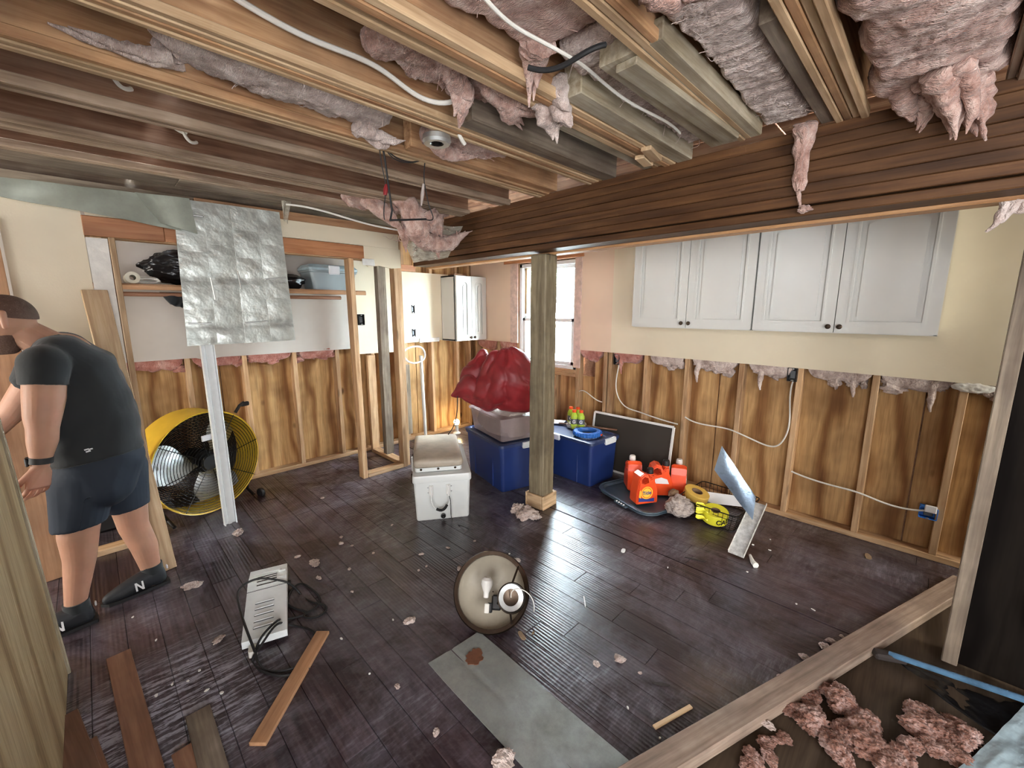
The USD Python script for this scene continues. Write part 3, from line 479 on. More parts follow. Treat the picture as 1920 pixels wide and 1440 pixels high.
# partition on the right, the shade of this side put into its near-black panels
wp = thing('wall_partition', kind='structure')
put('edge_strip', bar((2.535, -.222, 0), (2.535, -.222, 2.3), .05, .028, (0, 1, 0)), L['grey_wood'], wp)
for y in (-.49, -.98, -1.47, -1.96, -2.45): put('panel', bar((2.56, y, 0), (2.56, y, 2.3), .484, .018, (0, 1, 0)), L['panel_shaded'], wp)
for y in (-.27, -.95, -1.6): put('stud', bar((2.615, y, 0), (2.615, y, 2.3), .088, .038, (1, 0, 0)), L['grey_wood'], wp)
# outer walls of the rooms behind and beside the camera, openings closed by added sky blockers, area lights in front
wx = thing('wall_rear', kind='structure')
for a in ((-2.6, -2.5, -2.8, -2.0, -.05, 2.5), (-2.6, -2.5, .8, 2.6, -.05, 2.5), (-2.6, -2.5, -2.0, .8, -.05, .3), (-2.6, -2.5, -2.0, .8, 2.38, 2.5), (-2.6, -2.5, 3.8, 4.5, -.05, 2.5), (-2.6, -2.5, 2.6, 3.8, 2.3, 2.5)):
    obj('wall_block', abox(*a), L['drywall'], wx)
ws = thing('wall_side', kind='structure')
for a in ((-2.6, -1.5, -2.9, -2.8, -.05, 2.5), (.5, 2.5, -2.9, -2.8, -.05, 2.5), (-1.5, .5, -2.9, -2.8, 2.25, 2.5), (2.5, 3.5, -2.9, -2.8, -.05, .75), (2.5, 3.5, -2.9, -2.8, 2.35, 2.5), (3.5, 3.75, -2.9, -2.8, -.05, 2.5)):
    obj('wall_block', abox(*a), L['drywall'], ws)
for a, w in (((-2.61, -2.0, .8, .3, 2.38), wx), ((-2.61, 2.6, 3.8, -.02, 2.3), wx)): obj('drawn_curtain', sheet([(a[0], a[1], a[3]), (a[0], a[2], a[3]), (a[0], a[2], a[4]), (a[0], a[1], a[4])], 60, 3, .01, lambda u, v: .02*np.sin(60*u)), L['gypsum'], w)  # added opaque panels, out of view, keeping sky light out of the openings
obj('drawn_curtain', sheet([(-1.5, -2.91, -.02), (.5, -2.91, -.02), (.5, -2.91, 2.25), (-1.5, -2.91, 2.25)], 60, 3, .01, lambda u, v: .02*np.sin(90*u)), L['gypsum'], ws)
obj('drawn_curtain', sheet([(2.5, -2.91, .75), (3.5, -2.91, .75), (3.5, -2.91, 2.35), (2.5, -2.91, 2.35)], 60, 3, .01, lambda u, v: .02*np.sin(60*u)), L['gypsum'], ws)
# ------------------------------------------------------------------ ceiling: joists, subfloor above
ce = thing('ceiling', kind='structure')
ZJ = 2.30
for i, (y0, y1) in enumerate(((-2.9, -1.7), (-1.695, -.48), (-.475, .74), (.745, 1.96), (1.965, 3.18), (3.185, 4.5))):
    for x0, x1 in ((-2.6, .35), (.355, 2.72), (2.725, 3.75)):
        put('subfloor_sheet', bar(((x0+x1)/2, y0+.001, ZJ+.235), ((x0+x1)/2, y1-.001, ZJ+.235), x1-x0-.002, .018, (1, 0, 0), .001), L['ply_old'], ce)
joists = [(3.17, 3.27, 'grey_wood'), (2.765, 2.885, 'grey_wood'), (2.30, 2.405, 'grey_wood'), (1.935, 2.06, 'joist_wood'), (1.52, 1.62, 'joist_wood'), (1.07, 1.20, 'joist_wood'), (.66, .74, 'joist_wood'), (.29, .40, 'weathered_wood'), (-.16, -.06, 'grey_wood'), (-.6, -.5, 'grey_wood'), (-1.1, -1.0, 'grey_wood'), (-1.6, -1.5, 'grey_wood'), (-2.1, -2.0, 'grey_wood')]
for i, (y0, y1, mt) in enumerate(joists):
    tan = mt in ('joist_wood', 'weathered_wood'); x1 = 2.29 if i != 6 else 2.2
    j = put('joist', bar((-.9, (y0+y1)/2+.006, (ZJ+.034+2.525)/2), (x1, (y0+y1)/2+.006, (ZJ+.034+2.525)/2), 2.525-ZJ-.034, (y1-y0)*.72, (0, 0, 1), .0035), L['joist_wood' if tan else 'joist_old'], ce)
    n = 4 if y1-y0 > .09 else 3; w = (y1-y0)/n
    for k in range(n):
        y = y0 + w*(k+.5); zb = ZJ + (0.0, .006, -.003, .004, .009)[(k*2+i) % 5]
        put('ply', bar((-.9, y, (zb+ZJ+.036)/2), (x1+.002*k, y, (zb+ZJ+.036)/2), ZJ+.036-zb, w-.0015, (0, 0, 1), .0035), L['strip_tan' if tan and (k+i) % 3 else ('joist_wood' if tan else 'strip_grey')], j)
# short blocks nailed beside the joist ends, next to the beam
for y0, y1, x0, x1, mt, zb in ((1.865, 1.93, 1.19, 2.285, 'joist_wood', 2.312), (1.425, 1.515, 1.20, 2.285, 'grey_wood', 2.305), (.985, 1.065, 1.33, 2.285, 'weathered_wood', 2.302), (1.205, 1.255, 1.40, 2.285, 'weathered_wood', 2.31), (.40, .45, 1.40, 2.285, 'grey_wood', 2.315)):
    put('sister_block', bar((x0, (y0+y1)/2, (zb+2.51)/2), (x1, (y0+y1)/2, (zb+2.51)/2), 2.51-zb, y1-y0, (0, 0, 1), .004), L[mt], ce)
put('sister_block', bar((1.25, .755, 2.335), (2.2, .755, 2.335), .215, .06, (0, 1, 0), .004), L['weathered_wood'], ce)
put('furring_strip', bar((1.27, .775, 2.292), (2.1, .745, 2.292), .075, .024, (0, 1, 0), .003), L['weathered_wood'], ce)
put('nailing_block', bar((1.95, 1.065, 2.292), (2.13, 1.10, 2.292), .05, .02, (0, 1, 0)), L['pale_wood'], ce); put('nailing_block', bar((2.03, 1.14, 2.292), (2.17, 1.165, 2.292), .05, .02, (0, 1, 0)), L['pale_wood'], ce)
for x0, x1, y in ((-.9, .5, 3.42), (.5, 2.1, 3.42)):
    put('ceiling_board', bar((x0, y, 2.325), (x1-.002, y, 2.325), .22, .02, (0, 1, 0)), L['grey_wood'], ce)
# ------------------------------------------------------------------ the laminated beam and the post
bm = thing('laminated_beam', 'dark brown laminated timber beam running under the joists, carried by the rough post', 'beam', (2.405, 1.7, 1.95))
for k in range(8):
    z = 1.955 + .0445*k; off = R.uniform(-.004, .004)
    if k == 0:
        put('lamination', bar((2.355, -.21, z+.018), (2.355, 3.62, z+.018), .15, .038, (1, 0, 0), .004), L['beam_wood'], bm)
        put('lamination', bar((2.482, -.21, z+.006), (2.482, 3.62, z+.006), .095, .040, (1, 0, 0), .004), L['beam_underlit'], bm)  # far underside strip coloured lighter, as if lit by floor bounce
    else: put('lamination', bar((2.405+off, -.21, z+.022), (2.405+off, 3.62, z+.022), .25, .0435, (1, 0, 0), .003), L['beam_wood'], bm)
ps = thing('rough_post', 'rough-sawn grey-brown timber post standing in the middle of the floor under the beam', 'post', (2.42, 2.09, 0), math.radians(4))
pm = cbox(1.94, .142, .142, .008); pm = pm.subdivide_to_size(.05); pm = disp(pm, .006, 9, 4); pm = disp(pm, .002, 40, 6)
obj('shaft', pm, L['post_wood'], ps, M=TR((2.42, 2.09, .97), math.radians(4)) @ TR((0, 0, 0), 0, 0, -math.pi/2))
for k, (dx, dy) in enumerate(((-.082, 0), (0, -.082), (.082, 0), (0, .082))):
    d = np.array([dx, dy, 0]); sd = np.array([-dy, dx, 0])*(.088 if k % 2 else .07)/.082; c = np.array([2.42, 2.09, .055])
    rot = TR((0, 0, 0), math.radians(4))[:3, :3]
    put('base_board', bar(c+rot@(d+sd), c+rot@(d-sd), .11, .019, (0, 0, 1)), L['pale_wood'], ps)
# outside the window: yard, fence-white neighbour wall, a tree
og = obj('ground', abox(3.72, 30, -12, 25, -.6, -.5), L['concrete'], kind='structure')
nb = thing('neighbour_house', 'white sided house across the yard outside the window', 'house', (13, 6, -.5))
for k in range(7): obj('siding_board', abox(12, 12.05, 0, 14, -.5+.3*k, -.21+.3*k, .01), L['siding'], nb)
obj('roof', hullz([(np.array([[11.7, -.5], [14.5, -.5], [14.5, 14.5], [11.7, 14.5]]), 1.62), (np.array([[13, .5], [14.4, .5], [14.4, 13.5], [13, 13.5]]), 2.3)]), L['roof_dark'], nb)
def tree(x, y, h, lab):
    t = thing('yard_tree', lab, 'tree', (x, y, -.5)); obj('trunk', tube([(x, y, -.5), (x+.05, y, h*.4), (x, y+.1, h*.8)], [.12, .09, .04], 8), L['bark'], t)
    rg = np.random.default_rng(int(x*10)); n = 900; c = rg.normal(0, 1, (n, 3)); c /= np.linalg.norm(c, axis=1)[:, None]; c *= rg.uniform(.4, 1, n)[:, None]**.5*np.array([1.3, 1.3, 1.1]); c += [x, y, h]
    u = rg.normal(0, 1, (n, 3)); u /= np.linalg.norm(u, axis=1)[:, None]; w = np.cross(u, rg.normal(0, 1, (n, 3))); w /= np.linalg.norm(w, axis=1)[:, None]
    s = .13; V = np.stack([c-u*s, c+w*s*.5, c+u*s, c-w*s*.5], 1).reshape(-1, 3); F = np.arange(n)[:, None]*4 + np.array([[0, 1, 2, 3]])
    obj('foliage', (V, np.vstack([F[:, [0, 1, 2]], F[:, [0, 2, 3]]])), L['leaf'], t, smooth=False, kind='stuff')
tree(9.0, 7.55, 3.15, 'leafy green tree seen through the upper window pane')
put('rim_board', bar((-2.5, 4.34, 2.47), (3.7, 4.34, 2.47), .15, .03, (0, 0, 1)), L['grey_wood'], wb); put('rim_board', bar((3.6, -2.8, 2.47), (3.6, 4.33, 2.47), .15, .03, (0, 0, 1)), L['grey_wood'], wr)
# ------------------------------------------------------------------ wall cabinets
def door(parent, M, w, h, knob_side, arch=True):
    """a raised-panel door in its own frame: x across, y up, z out"""
    d = [cbox(w, h, .014, .003, (0, 0, .007))]; st = .058
    def archpoly(ins):
        x = w/2-st-ins; y0, y1 = -h/2+st+ins, h/2-st-ins-(.035 if arch else 0)
        p = [(-x, y0), (x, y0), (x, y1)]
        if arch: p += [(x*math.cos(t), y1+.035*math.sin(t)**1.5) for t in np.linspace(.25, math.pi-.25, 12)]
        return Polygon(p + [(-x, y1)])
    d.append(prism(rrect(w, h, .004).difference(archpoly(0)), .012, TR((0, 0, .0135))))
    d.append(prism(archpoly(-.004).difference(archpoly(.009)), .004, TR((0, 0, .0245))))
    a, b = archpoly(.016), archpoly(.040)
    d.append(prism(a, .003, TR((0, 0, .0135)))); d.append(prism(b, .0115, TR((0, 0, .0135))))
    p = obj('door', mv(cat(*d), M), L['cabinet_white'], parent)
    k = lathe([(0, 0), (.006, 0), (.006, .012), (.014, .016), (.015, .022), (.011, .027), (0, .028)], 16, M @ TR((knob_side*(w/2-.026), -h/2+.035, .025)))
    obj('knob', k, L['bronze'], p); return p
def cabinet(name, label, o, ux, out, w, h, dep):
    """o: lower left back corner seen from the room"""
    t = thing(name, label, 'cabinet', o); ux = np.array(ux, float); out = np.array(out, float); up = np.array([0, 0, 1.0])
    F = frame(o, ux, up); F[:3, 2] = out
    body = [cbox(.018, h, dep, .002, (.009, h/2, dep/2)), cbox(.018, h, dep, .002, (w-.009, h/2, dep/2)), cbox(w, .018, dep, .002, (w/2, .012, dep/2)), cbox(w, .018, dep, .002, (w/2, h-.009, dep/2)), cbox(w, h, .006, .001, (w/2, h/2, .004)), cbox(w-.036, .016, dep-.02, .001, (w/2, h/2, dep/2))]
    body.append(prism(rrect(w, h, .001).difference(rrect(w-.07, h-.07, .001)), .018, TR((w/2, h/2, dep-.018))))
    obj('body', mv(cat(*body), F), L['cabinet_white'], t)
    dw = w/2-.004
    for s in (0, 1):
        door(t, F @ TR((w*(.25+.5*s), h/2, dep+.002)), dw, h-.012, 1 if s == 0 else -1)
    return t
cabinet('wall_cabinet', 'white double-door wall cabinet hung nearest the window on the right wall', (XB-.013, 1.815, 1.405), (0, -1, 0), (-1, 0, 0), .908, .76, .285)
cabinet('wall_cabinet', 'white double-door wall cabinet farther from the window, ending in bare cream drywall', (XB-.013, .900, 1.405), (0, -1, 0), (-1, 0, 0), .908, .76, .285)
cabinet('corner_cabinet', 'small white double-door wall cabinet with arched panels in the far corner', (3.075, YA-.013, 1.175), (1, 0, 0), (0, -1, 0), .462, .765, .27)
obj('cabinet_top_scrap', abox(3.12, 3.3, 4.08, 4.2, 1.941, 1.965, .004), L['ply_old'], label='flat brown scrap lying on top of the small corner cabinet', cat='scrap')
# ------------------------------------------------------------------ electrical boxes and cables in the walls
def ebox(name, label, o, out, w=.055, h=.095, d=.05, mt='black_plastic'):
    t = thing(name, label, 'electrical box', o); F = frame(o, np.cross((0, 0, 1), out), (0, 0, 1))
    obj('shell', mv(prism(rrect(w, h, .006).difference(rrect(w-.008, h-.008, .004)), d, TR((0, 0, -d))), F), L[mt], t); obj('back', mv(cbox(w, h, .004, .001, (0, 0, -d)), F), L[mt], t)
    obj('device', mv(cbox(w*.5, h*.55, .02, .003, (0, 0, -.022)), F), L['label_grey'], t); [obj('screw_tab', mv(cbox(.014, .008, .003, .001, (0, h*s*.42, .0)), F), L['steel'], t) for s in (-1, 1)]; return t
ebox('outlet_box', 'open black outlet box on a stud just under the drywall, right of the middle', (XB-.002, .695, 1.085), (-1, 0, 0), .065, .10)
ebox('outlet_box', 'open black outlet box beside the double stud near the window', (XB-.002, 2.14, 1.075), (-1, 0, 0), .06, .10)
ebox('outlet_box', 'upper of two black outlet holes in the drywall left of the corner cabinet', (2.678, YA-.014, 1.552), (0, -1, 0), .042, .092, .03)
ebox('outlet_box', 'lower of two black outlet holes in the drywall left of the corner cabinet', (2.676, YA-.014, 1.28), (0, -1, 0), .045, .088, .03)
ebox('switch_box', 'open black switch box on the closet end stud', (1.712, YC-.002, 1.46), (0, -1, 0), .055, .095)
bx = ebox('outlet_box', 'bright blue outlet box low on the far right stud', (XB-.006, -.105, .30), (-1, 0, 0), .085, .075, .05, 'blue_tape')
obj('faceplate_wrap', abox(XB-.02, XB-.004, -.14, -.085, .31, .355, .004), L['label_white'], bx)
XC = XB-.008
obj('cable', wire([(XC+.03, 2.58, .70), (XC, 2.47, .71), (XC, 2.36, .655), (XC+.03, 2.27, .63)], .006), L['cable_white'], label='short white cable sagging between studs right under the window', cat='cable')
obj('cable', wire([(XC+.03, 2.12, 1.04), (XC, 2.125, .9), (XC, 2.11, .74), (XC, 2.02, .635), (XC, 1.87, .605), (XC-.004, 1.83, .60), (XC, 1.63, .57), (XC, 1.50, .56)], .006, 60), L['cable_white'], label='white cable dropping from the window-side outlet box and running behind the screen frame', cat='cable')
obj('cable', wire([(XC, 1.44, .635), (XC+.0, 1.25, .60), (XC, 1.06, .595), (XC-.006, 1.03, .59), (XC, .88, .545), (XC, .74, .54), (XC, .70, .60), (XC+.02, .69, .85), (XC+.03, .69, 1.04)], .006, 60), L['cable_white'], label='white cable crossing two bays and climbing to the middle outlet box', cat='cable')
obj('cable', wire([(XC, .63, .37), (XC, .50, .345), (XC, .36, .335), (XC-.006, .235, .33), (XC, .1, .30), (XC, -.03, .30), (XC, -.09, .315)], .006, 50), L['cable_white'], label='low white cable running to the blue outlet box', cat='cable')
obj('cable', wire([(2.40, YA-.10, 1.30), (2.32, YA-.3, 1.15), (2.36, YA-.33, 1.03), (2.50, YA-.3, .97), (2.62, YA-.3, 1.02), (2.60, YA-.3, 1.12), (2.48, YA-.3, 1.15), (2.36, YA-.35, 1.13), (2.12, 3.68, 1.14)], .010, 60), L['cable_white'], label='looped cream cable sticking out from the closet corner stud', cat='cable')
obj('drain_pipe', tube([(2.70, YA-.10, 1.02), (2.74, YA-.06, .5), (2.76, YA-.05, .0)], .02, 12), L['cable_white'], label='upright white plastic pipe in front of the back wall studs', cat='pipe')
# work lamp glowing at the foot of the back wall
wlp = thing('work_lamp', 'small glowing bulb lamp low against the back wall behind the white cooler', 'lamp', (3.17, 4.18, 0))
obj('bulb', mv(trimesh.creation.icosphere(3, .036), TR((3.15, 4.14, .15))), L['bulb_glow'], wlp); obj('socket', lathe([(0, -.09), (.022, -.09), (.024, -.02), (.03, 0), (.0, .0)], 20, TR((3.15, 4.14, .12))), L['white_paint'], wlp)
obj('base_plate', lathe([(0, 0), (.05, 0), (.05, .01), (.02, .03), (0, .03)], 20, TR((3.15, 4.14, 0))), L['white_paint'], wlp)
# ------------------------------------------------------------------ closet shelf and what lies on it
sh = thing('closet_shelf', 'brown board shelf with a hanging rod across the closet', 'shelf', (1.0, 4.1, 1.68))
put('board', bar((-.2, 4.12, 1.715), (1.95, 4.12, 1.715), .34, .02, (0, 1, 0)), L['trim_orange'], sh); put('front_lip', bar((-.2, 3.955, 1.700), (1.95, 3.955, 1.700), .03, .018, (0, 0, 1)), L['trim_orange'], sh)
obj('rod', tube([(-.2, 4.0, 1.655), (1.72, 4.0, 1.655)], .016, 12), L['trim_brown'], sh)
g = trimesh.creation.icosphere(4); g = disp(g, .25, 1.8, 3); g = disp(g, .10, 5.0, 8); g.vertices *= [.26, .13, .13]
obj('black_bag', mv(g, TR((.60, 4.12, 1.862))), L['bag_black'], label='crumpled black plastic bag on the closet shelf behind the hanging foil', cat='bag')
g = trimesh.creation.icosphere(3); g = disp(g, .25, 2.2, 13); g.vertices *= [.13, .09, .06]
obj('black_bag', mv(g, TR((1.30, 4.06, 1.79))), L['bag_black'], label='small black bundle on the shelf beside the grey bin', cat='bag')
obj('paper_roll', lathe([(.018, -.10), (.04, -.10), (.04, .10), (.018, .10), (.018, -.10)], 24, TR((.265, 4.08, 1.767)) @ TR((0, 0, 0), 0, math.pi/2)), L['paper_roll'], label='pale paper roll lying end-on at the left end of the closet shelf', cat='roll')
obj('coiled_hose', wire([(.35+.06*math.cos(t), 4.0+.01*t, 1.745+.018*math.sin(t)+.002*t) for t in np.linspace(0, 12, 40)], .008, 80), L['cable_white'], label='small coil of grey tubing beside the paper roll', cat='coil')
gb = thing('storage_bin', 'grey plastic bin with a pale latch on the right end of the closet shelf', 'bin', (1.62, 4.08, 1.725))
obj('body', mv(hullz([(rr(.36, .24, .03), 0), (rr(.42, .28, .03), .15), (rr(.44, .30, .03), .155), (rr(.44, .30, .03), .17)]), TR((1.66, 4.10, 1.726))), L['bin_grey'], gb); obj('lid', mv(hullz([(rr(.45, .31, .03), 0), (rr(.45, .31, .03), .02), (rr(.40, .26, .03), .05)]), TR((1.66, 4.10, 1.897))), L['bag_pale'], gb); obj('latch', abox(1.60, 1.70, 3.925, 3.945, 1.86, 1.94, .006), L['tote_clasp'], gb)
g = sheet([(.40, 4.0, 1.672), (.56, 4.0, 1.672), (.52, 3.98, 1.56), (.45, 3.98, 1.585)], 14, 12, .012, lambda u, v: .012*np.sin(9*u+4*v)*v)
obj('hanging_cloth', g, L['shirt_black'], label='black cloth corner hanging over the closet rod', cat='cloth', smooth=60)
# ------------------------------------------------------------------ hanging foil panel, the strip it is taped to, and its prop
def bend(u, v): return .008*np.sin(3.1*u+.4)*np.sin(2.5*v) + .0015*np.sin(11*u+3*v) + .0012*np.sin(23*v+7*u) + .012*np.exp(-((v-.52)/.03)**2)*.4 + .012*np.exp(-((v-.86)/.02)**2)*.4 + .004*(meshkit.fbm(np.stack([u*16, v*22, u*0], -1), 3, 4)-.5)
fc = [(.478, 3.50, 2.242), (1.086, 3.47, 2.242), (1.108, 3.44, 1.318), (.447, 3.44, 1.314)]
fp = thing('hanging_foil', 'big patched sheet of silver foil hanging down in front of the closet', 'foil panel', (.78, 3.45, 1.31))
obj('sheet', sheet(fc, 46, 60, .004, bend), L['foil'], fp, smooth=40)
cA = [np.array(c) for c in fc]; rg = random.Random(3)
def fpt(u, v): return (1-u)*(1-v)*cA[0] + u*(1-v)*cA[1] + u*v*cA[2] + (1-u)*v*cA[3]
nrm = np.cross(cA[1]-cA[0], cA[3]-cA[0]); nrm /= np.linalg.norm(nrm)
if nrm[1] > 0: nrm = -nrm
sgn = 1 if np.cross(cA[1]-cA[0], cA[3]-cA[0])[1] < 0 else -1
for c in range(4):
    v = (.05, .09, .02, .11)[c]
    while v < .97:
        v1 = min(.992, v + (.20 if (c+int(v*10)) % 2 else .15)); u0, u1 = c*.25+.004, c*.25+.246
        q = [fpt(u0, v)+nrm*.0045, fpt(u1, v)+nrm*.0045, fpt(u1, v1-.004)+nrm*.0045, fpt(u0, v1-.004)+nrm*.0045]
        k = rg.uniform(-.002, .002)
        def pb(u, w, u0=u0, u1=u1, v=v, v1=v1, k=k): return bend(u0+(u1-u0)*u, v+(v1-v)*w) + sgn*(k*(u-.5)*2.2 + k*(w-.5)*1.6 + (.0022+k*.8)*np.sin(np.pi*u)*np.sin(np.pi*w))
        obj('foil_patch', sheet(q, 10, 10, .0025, pb), L['foil'], fp, smooth=40); v = v1
for u0, v0, u1, v1 in ((.02, .845, .22, .85), (.51, .85, .74, .842), (.25, .52, .27, .68), (.76, .52, .98, .50), (.5, .47, .515, .60), (.0, .1, .25, .105)):
    put('fold_ridge', bar(fpt(u0, v0)+nrm*.010, fpt(u1, v1)+nrm*.010, .010, .004, (0, 0, 1), .0018), L['galvanised'], fp)
st = [(-.30, 3.535, 2.225), (.50, 3.50, 2.245), (.50, 3.475, 2.045), (-.30, 3.52, 2.135)]
obj('flashing_strip', sheet(st, 30, 8, .004, lambda u, v: .008*np.sin(9*u)*v + .004*np.sin(17*u+5*v)), L['flashing_green'], label='dull green-grey flashing strip along the wall top, left of the foil', cat='flashing', smooth=40)
obj('flashing_strip', sheet([(.30, 3.49, 2.24), (.56, 3.465, 2.245), (.58, 3.455, 2.03), (.40, 3.465, 2.075)], 12, 8, .004, lambda u, v: .004*np.sin(7*u)), L['flashing_green'], label='folded grey-green tail of flashing overlapping the foil corner', cat='flashing', smooth=40)
M = frame(((.565+.56)/2, 3.49, .80), (-.006, -.0, 1), (1, .1, 0)); w = .078
cp = Polygon([(-w/2, -.018), (w/2, -.018), (w/2, .018), (w/2-.006, .018), (w/2-.006, -.010), (.012, -.010), (.010, .0), (-.010, .0), (-.012, -.010), (-w/2+.006, -.010), (-w/2+.006, .018), (-w/2, .018)])
sm = prism(cp, 1.60, TR((-.80, 0, 0)) @ np.array([[0, 0, 1, 0], [1, 0, 0, 0], [0, 1, 0, 0], [0, 0, 0, 1.0]]))
obj('prop_stud', mv(sm, M @ np.diag([1, 1, -1, 1.0])), L['stick_metal'], label='upright grooved metal stud propping up the hanging foil in front of the fan', cat='stud', smooth=False)
# ------------------------------------------------------------------ drum fan
n = np.array([.38, -.925, 0]); hx = np.array([.925, .38, 0]); fcn = np.array([.535, 3.80, .400]); Rf = .388
F = np.eye(4); F[:3, 0] = hx; F[:3, 1] = [0, 0, 1]; F[:3, 2] = n; F[:3, 3] = fcn
fn = thing('drum_fan', 'big round drum fan with a yellow housing standing in the closet', 'fan', (fcn[0], fcn[1], 0))
obj('drum', lathe([(Rf-.004, .0), (Rf+.006, .005), (Rf+.006, -.02), (Rf, -.03), (Rf, -.23), (Rf+.006, -.25), (Rf-.006, -.25), (Rf-.006, -.02), (Rf-.004, 0)], 64, F), L['yellow_paint'], fn)
ring = lambda r, z, t=.0022, k=48: tube([(r*math.cos(a), r*math.sin(a), z) for a in np.linspace(0, 2*math.pi, k+1)], t if z > 0 else .0058, 5, False)
for nm, z in (('front_grille', .012), ('rear_grille', -.252)):  # rear rings thickened so the darkness inside the drum is built into shape
    obj(nm, mv(cat(*[ring(r, z) for r in np.linspace(.05, Rf-.012, 17 if z > 0 else 26)], *[tube([(.05*math.cos(a), .05*math.sin(a), z), ((Rf-.002)*math.cos(a), (Rf-.002)*math.sin(a), z)], .003, 5) for a in np.arange(8)*math.pi/4+.2]), F), L['black_metal'], fn)
obj('hub_cap', lathe([(0, .018), (.055, .018), (.06, .008), (.06, .0), (0, .0)], 28, F), L['black_plastic'], fn); obj('motor', lathe([(0, -.05), (.085, -.06), (.09, -.2), (0, -.22)], 28, F), L['black_metal'], fn)
for k in range(3):
    a0 = math.radians(170 + 120*k); u, v = np.meshgrid(np.linspace(.0, 1, 14), np.linspace(-1, 1, 12), indexing='ij')
    r = .07 + .27*u; ang = a0 + v*(.52+.12*u)*(.55+.45*np.sin(np.pi*np.clip(u, .1, .95))); z = -.08 + v*.055 - .02*u
    A = np.stack([r*np.cos(ang), r*np.sin(ang), z], -1); nu, nv = u.shape
    B = A - [0, 0, .004]; i, j = np.meshgrid(np.arange(nu-1), np.arange(nv-1), indexing='ij'); q = np.stack([i*nv+j, (i+1)*nv+j, (i+1)*nv+j+1, i*nv+j+1], -1).reshape(-1, 4); f = np.vstack([q[:, [0, 1, 2]], q[:, [0, 2, 3]]])
    obj('blade', mv(trimesh.Trimesh(np.vstack([A.reshape(-1, 3), B.reshape(-1, 3)]), np.vstack([f, f[:, ::-1]+nu*nv]), process=False), F), L['galvanised'], fn, smooth=60)
obj('switch_plate', mv(cbox(.12, .045, .012, .004, (.01, .20, .022)), F), L['label_white'], fn); obj('switch_knob', lathe([(0, 0), (.015, 0), (.013, .018), (0, .018)], 18, F @ TR((.045, .20, .028))), L['black_plastic'], fn)
obj('handle', mv(cat(tube([(.25, .33, -.02), (.29, .38, -.02), (.33, .40, -.02)], .012, 8), cbox(.07, .035, .03, .008, (.335, .385, -.02))), F), L['black_plastic'], fn)
for s in (-1, 1):
    obj('leg', mv(tube([(s*.34, -.20, -.12), (s*.30, -.405+.06, -.05), (s*.30, -.385, .02)], .012, 8), F), L['black_metal'], fn)
    obj('wheel', lathe([(0, -.014), (.035, -.014), (.04, -.008), (.04, .008), (.035, .014), (0, .014)], 24, F @ TR((s*.335, -.375, .06 if s > 0 else -.12)) @ TR((0, 0, 0), 0, 0, math.pi/2)), L['black_rubber'], fn)
# ------------------------------------------------------------------ leaning board and doorway board
lb = bar((.150, 3.10, .0), (.055, 3.52, 1.66), .115, .022, (1, .15, 0), .003)
obj('leaning_board', lb[0], L['pale_wood'], M=lb[1], label='long pale wooden board leaning against the closet corner behind the man', cat='board')
obj('toolbox', cbox(.24, .24, .34, .02, (-.12, 4.08, .17)), L['black_plastic'], label='black box on the floor deep in the closet, behind the man', cat='box')
# ------------------------------------------------------------------ white cooler with cushion
u = np.array([.838, -.546, 0]); v = np.array([.546, .838, 0]); o = np.array([1.53, 2.54, 0])
C = np.eye(4); C[:3, 0] = u; C[:3, 1] = v; C[:3, 3] = o + u*.207 + v*.36
ck = thing('cooler', 'white marine cooler box with a rope handle on its near end', 'cooler', tuple(C[:3, 3]))
obj('body', mv(hullz([(rr(.385, .67, .02), 0), (rr(.39, .68, .02), .012), (rr(.412, .715, .022), .30), (rr(.412, .715, .022), .302)]), C), L['cooler_white'], ck)
obj('lid', mv(hullz([(rr(.425, .73, .025), .304), (rr(.43, .735, .025), .31), (rr(.43, .735, .025), .345), (rr(.42, .725, .025), .358), (rr(.35, .65, .02), .362)]), C), L['cooler_white'], ck)
Fc = C @ frame((0, -.349, .0), (1, 0, 0), (0, 0, 1))      # z = -v, out of the near end
for s in (-1, 1):
    obj('handle_bracket', mv(cat(cbox(.03, .075, .014, .004, (-.02+s*.062, .245, .016)), cbox(.014, .09, .02, .004, (-.02+s*.062, .235, .024))), Fc), L['white_paint'], ck)
    [obj('screw', mv(cbox(.007, .007, .004, .001, (-.02+s*.085, .225+.04*k, .009)), Fc), L['steel'], ck) for k in (0, 1)]
obj('rope_handle', mv(wire([(-.082, .20, .034), (-.075, .15, .05), (-.03, .105, .06), (.02, .12, .055), (.042, .20, .034)], .006, 40), Fc), L['cooler_white'], ck)
obj('handle_grip', mv(wire([(-.05, .118, .057), (-.01, .106, .06), (.028, .14, .05)], .011, 20), Fc), L['black_rubber'], ck)
obj('drain_plug', mv(lathe([(0, 0), (.018, 0), (.018, .010), (.010, .012), (0, .008)], 20), Fc @ TR((.0, .035, .006))), L['black_metal'], ck)
obj('cord', mv(wire([(.045, .20, .04), (.055, .12, .04), (.065, .0, .03), (.10, -.0, .10), (.17, .002, .19)], .0025, 40), Fc), L['black_rubber'], ck)
for y in (-.25, .2): obj('side_latch', mv(cbox(.012, .05, .08, .004, (-.217, y, .31)), C), L['bronze'], ck)
cs = thing('seat_cushion', 'stained cream vinyl seat cushion lying on the white cooler', 'cushion', tuple((C @ np.array([-.02, 0, .364, 1]))[:3]))
obj('base', mv(hullz([(rr(.34, .62, .02), .366), (rr(.345, .625, .02), .37), (rr(.345, .625, .02), .40), (rr(.34, .62, .02), .403)]), C @ TR((-.022, .01, 0))), L['cooler_white'], cs)
pc = hullz([(rr(.345, .64, .03), .403), (rr(.362, .66, .035), .415), (rr(.362, .66, .035), .445), (rr(.345, .64, .03), .463), (rr(.27, .56, .03), .470)])
obj('pad', mv(pc, C @ TR((-.022, .0, 0))), L['cushion_vinyl'], cs, smooth=60)
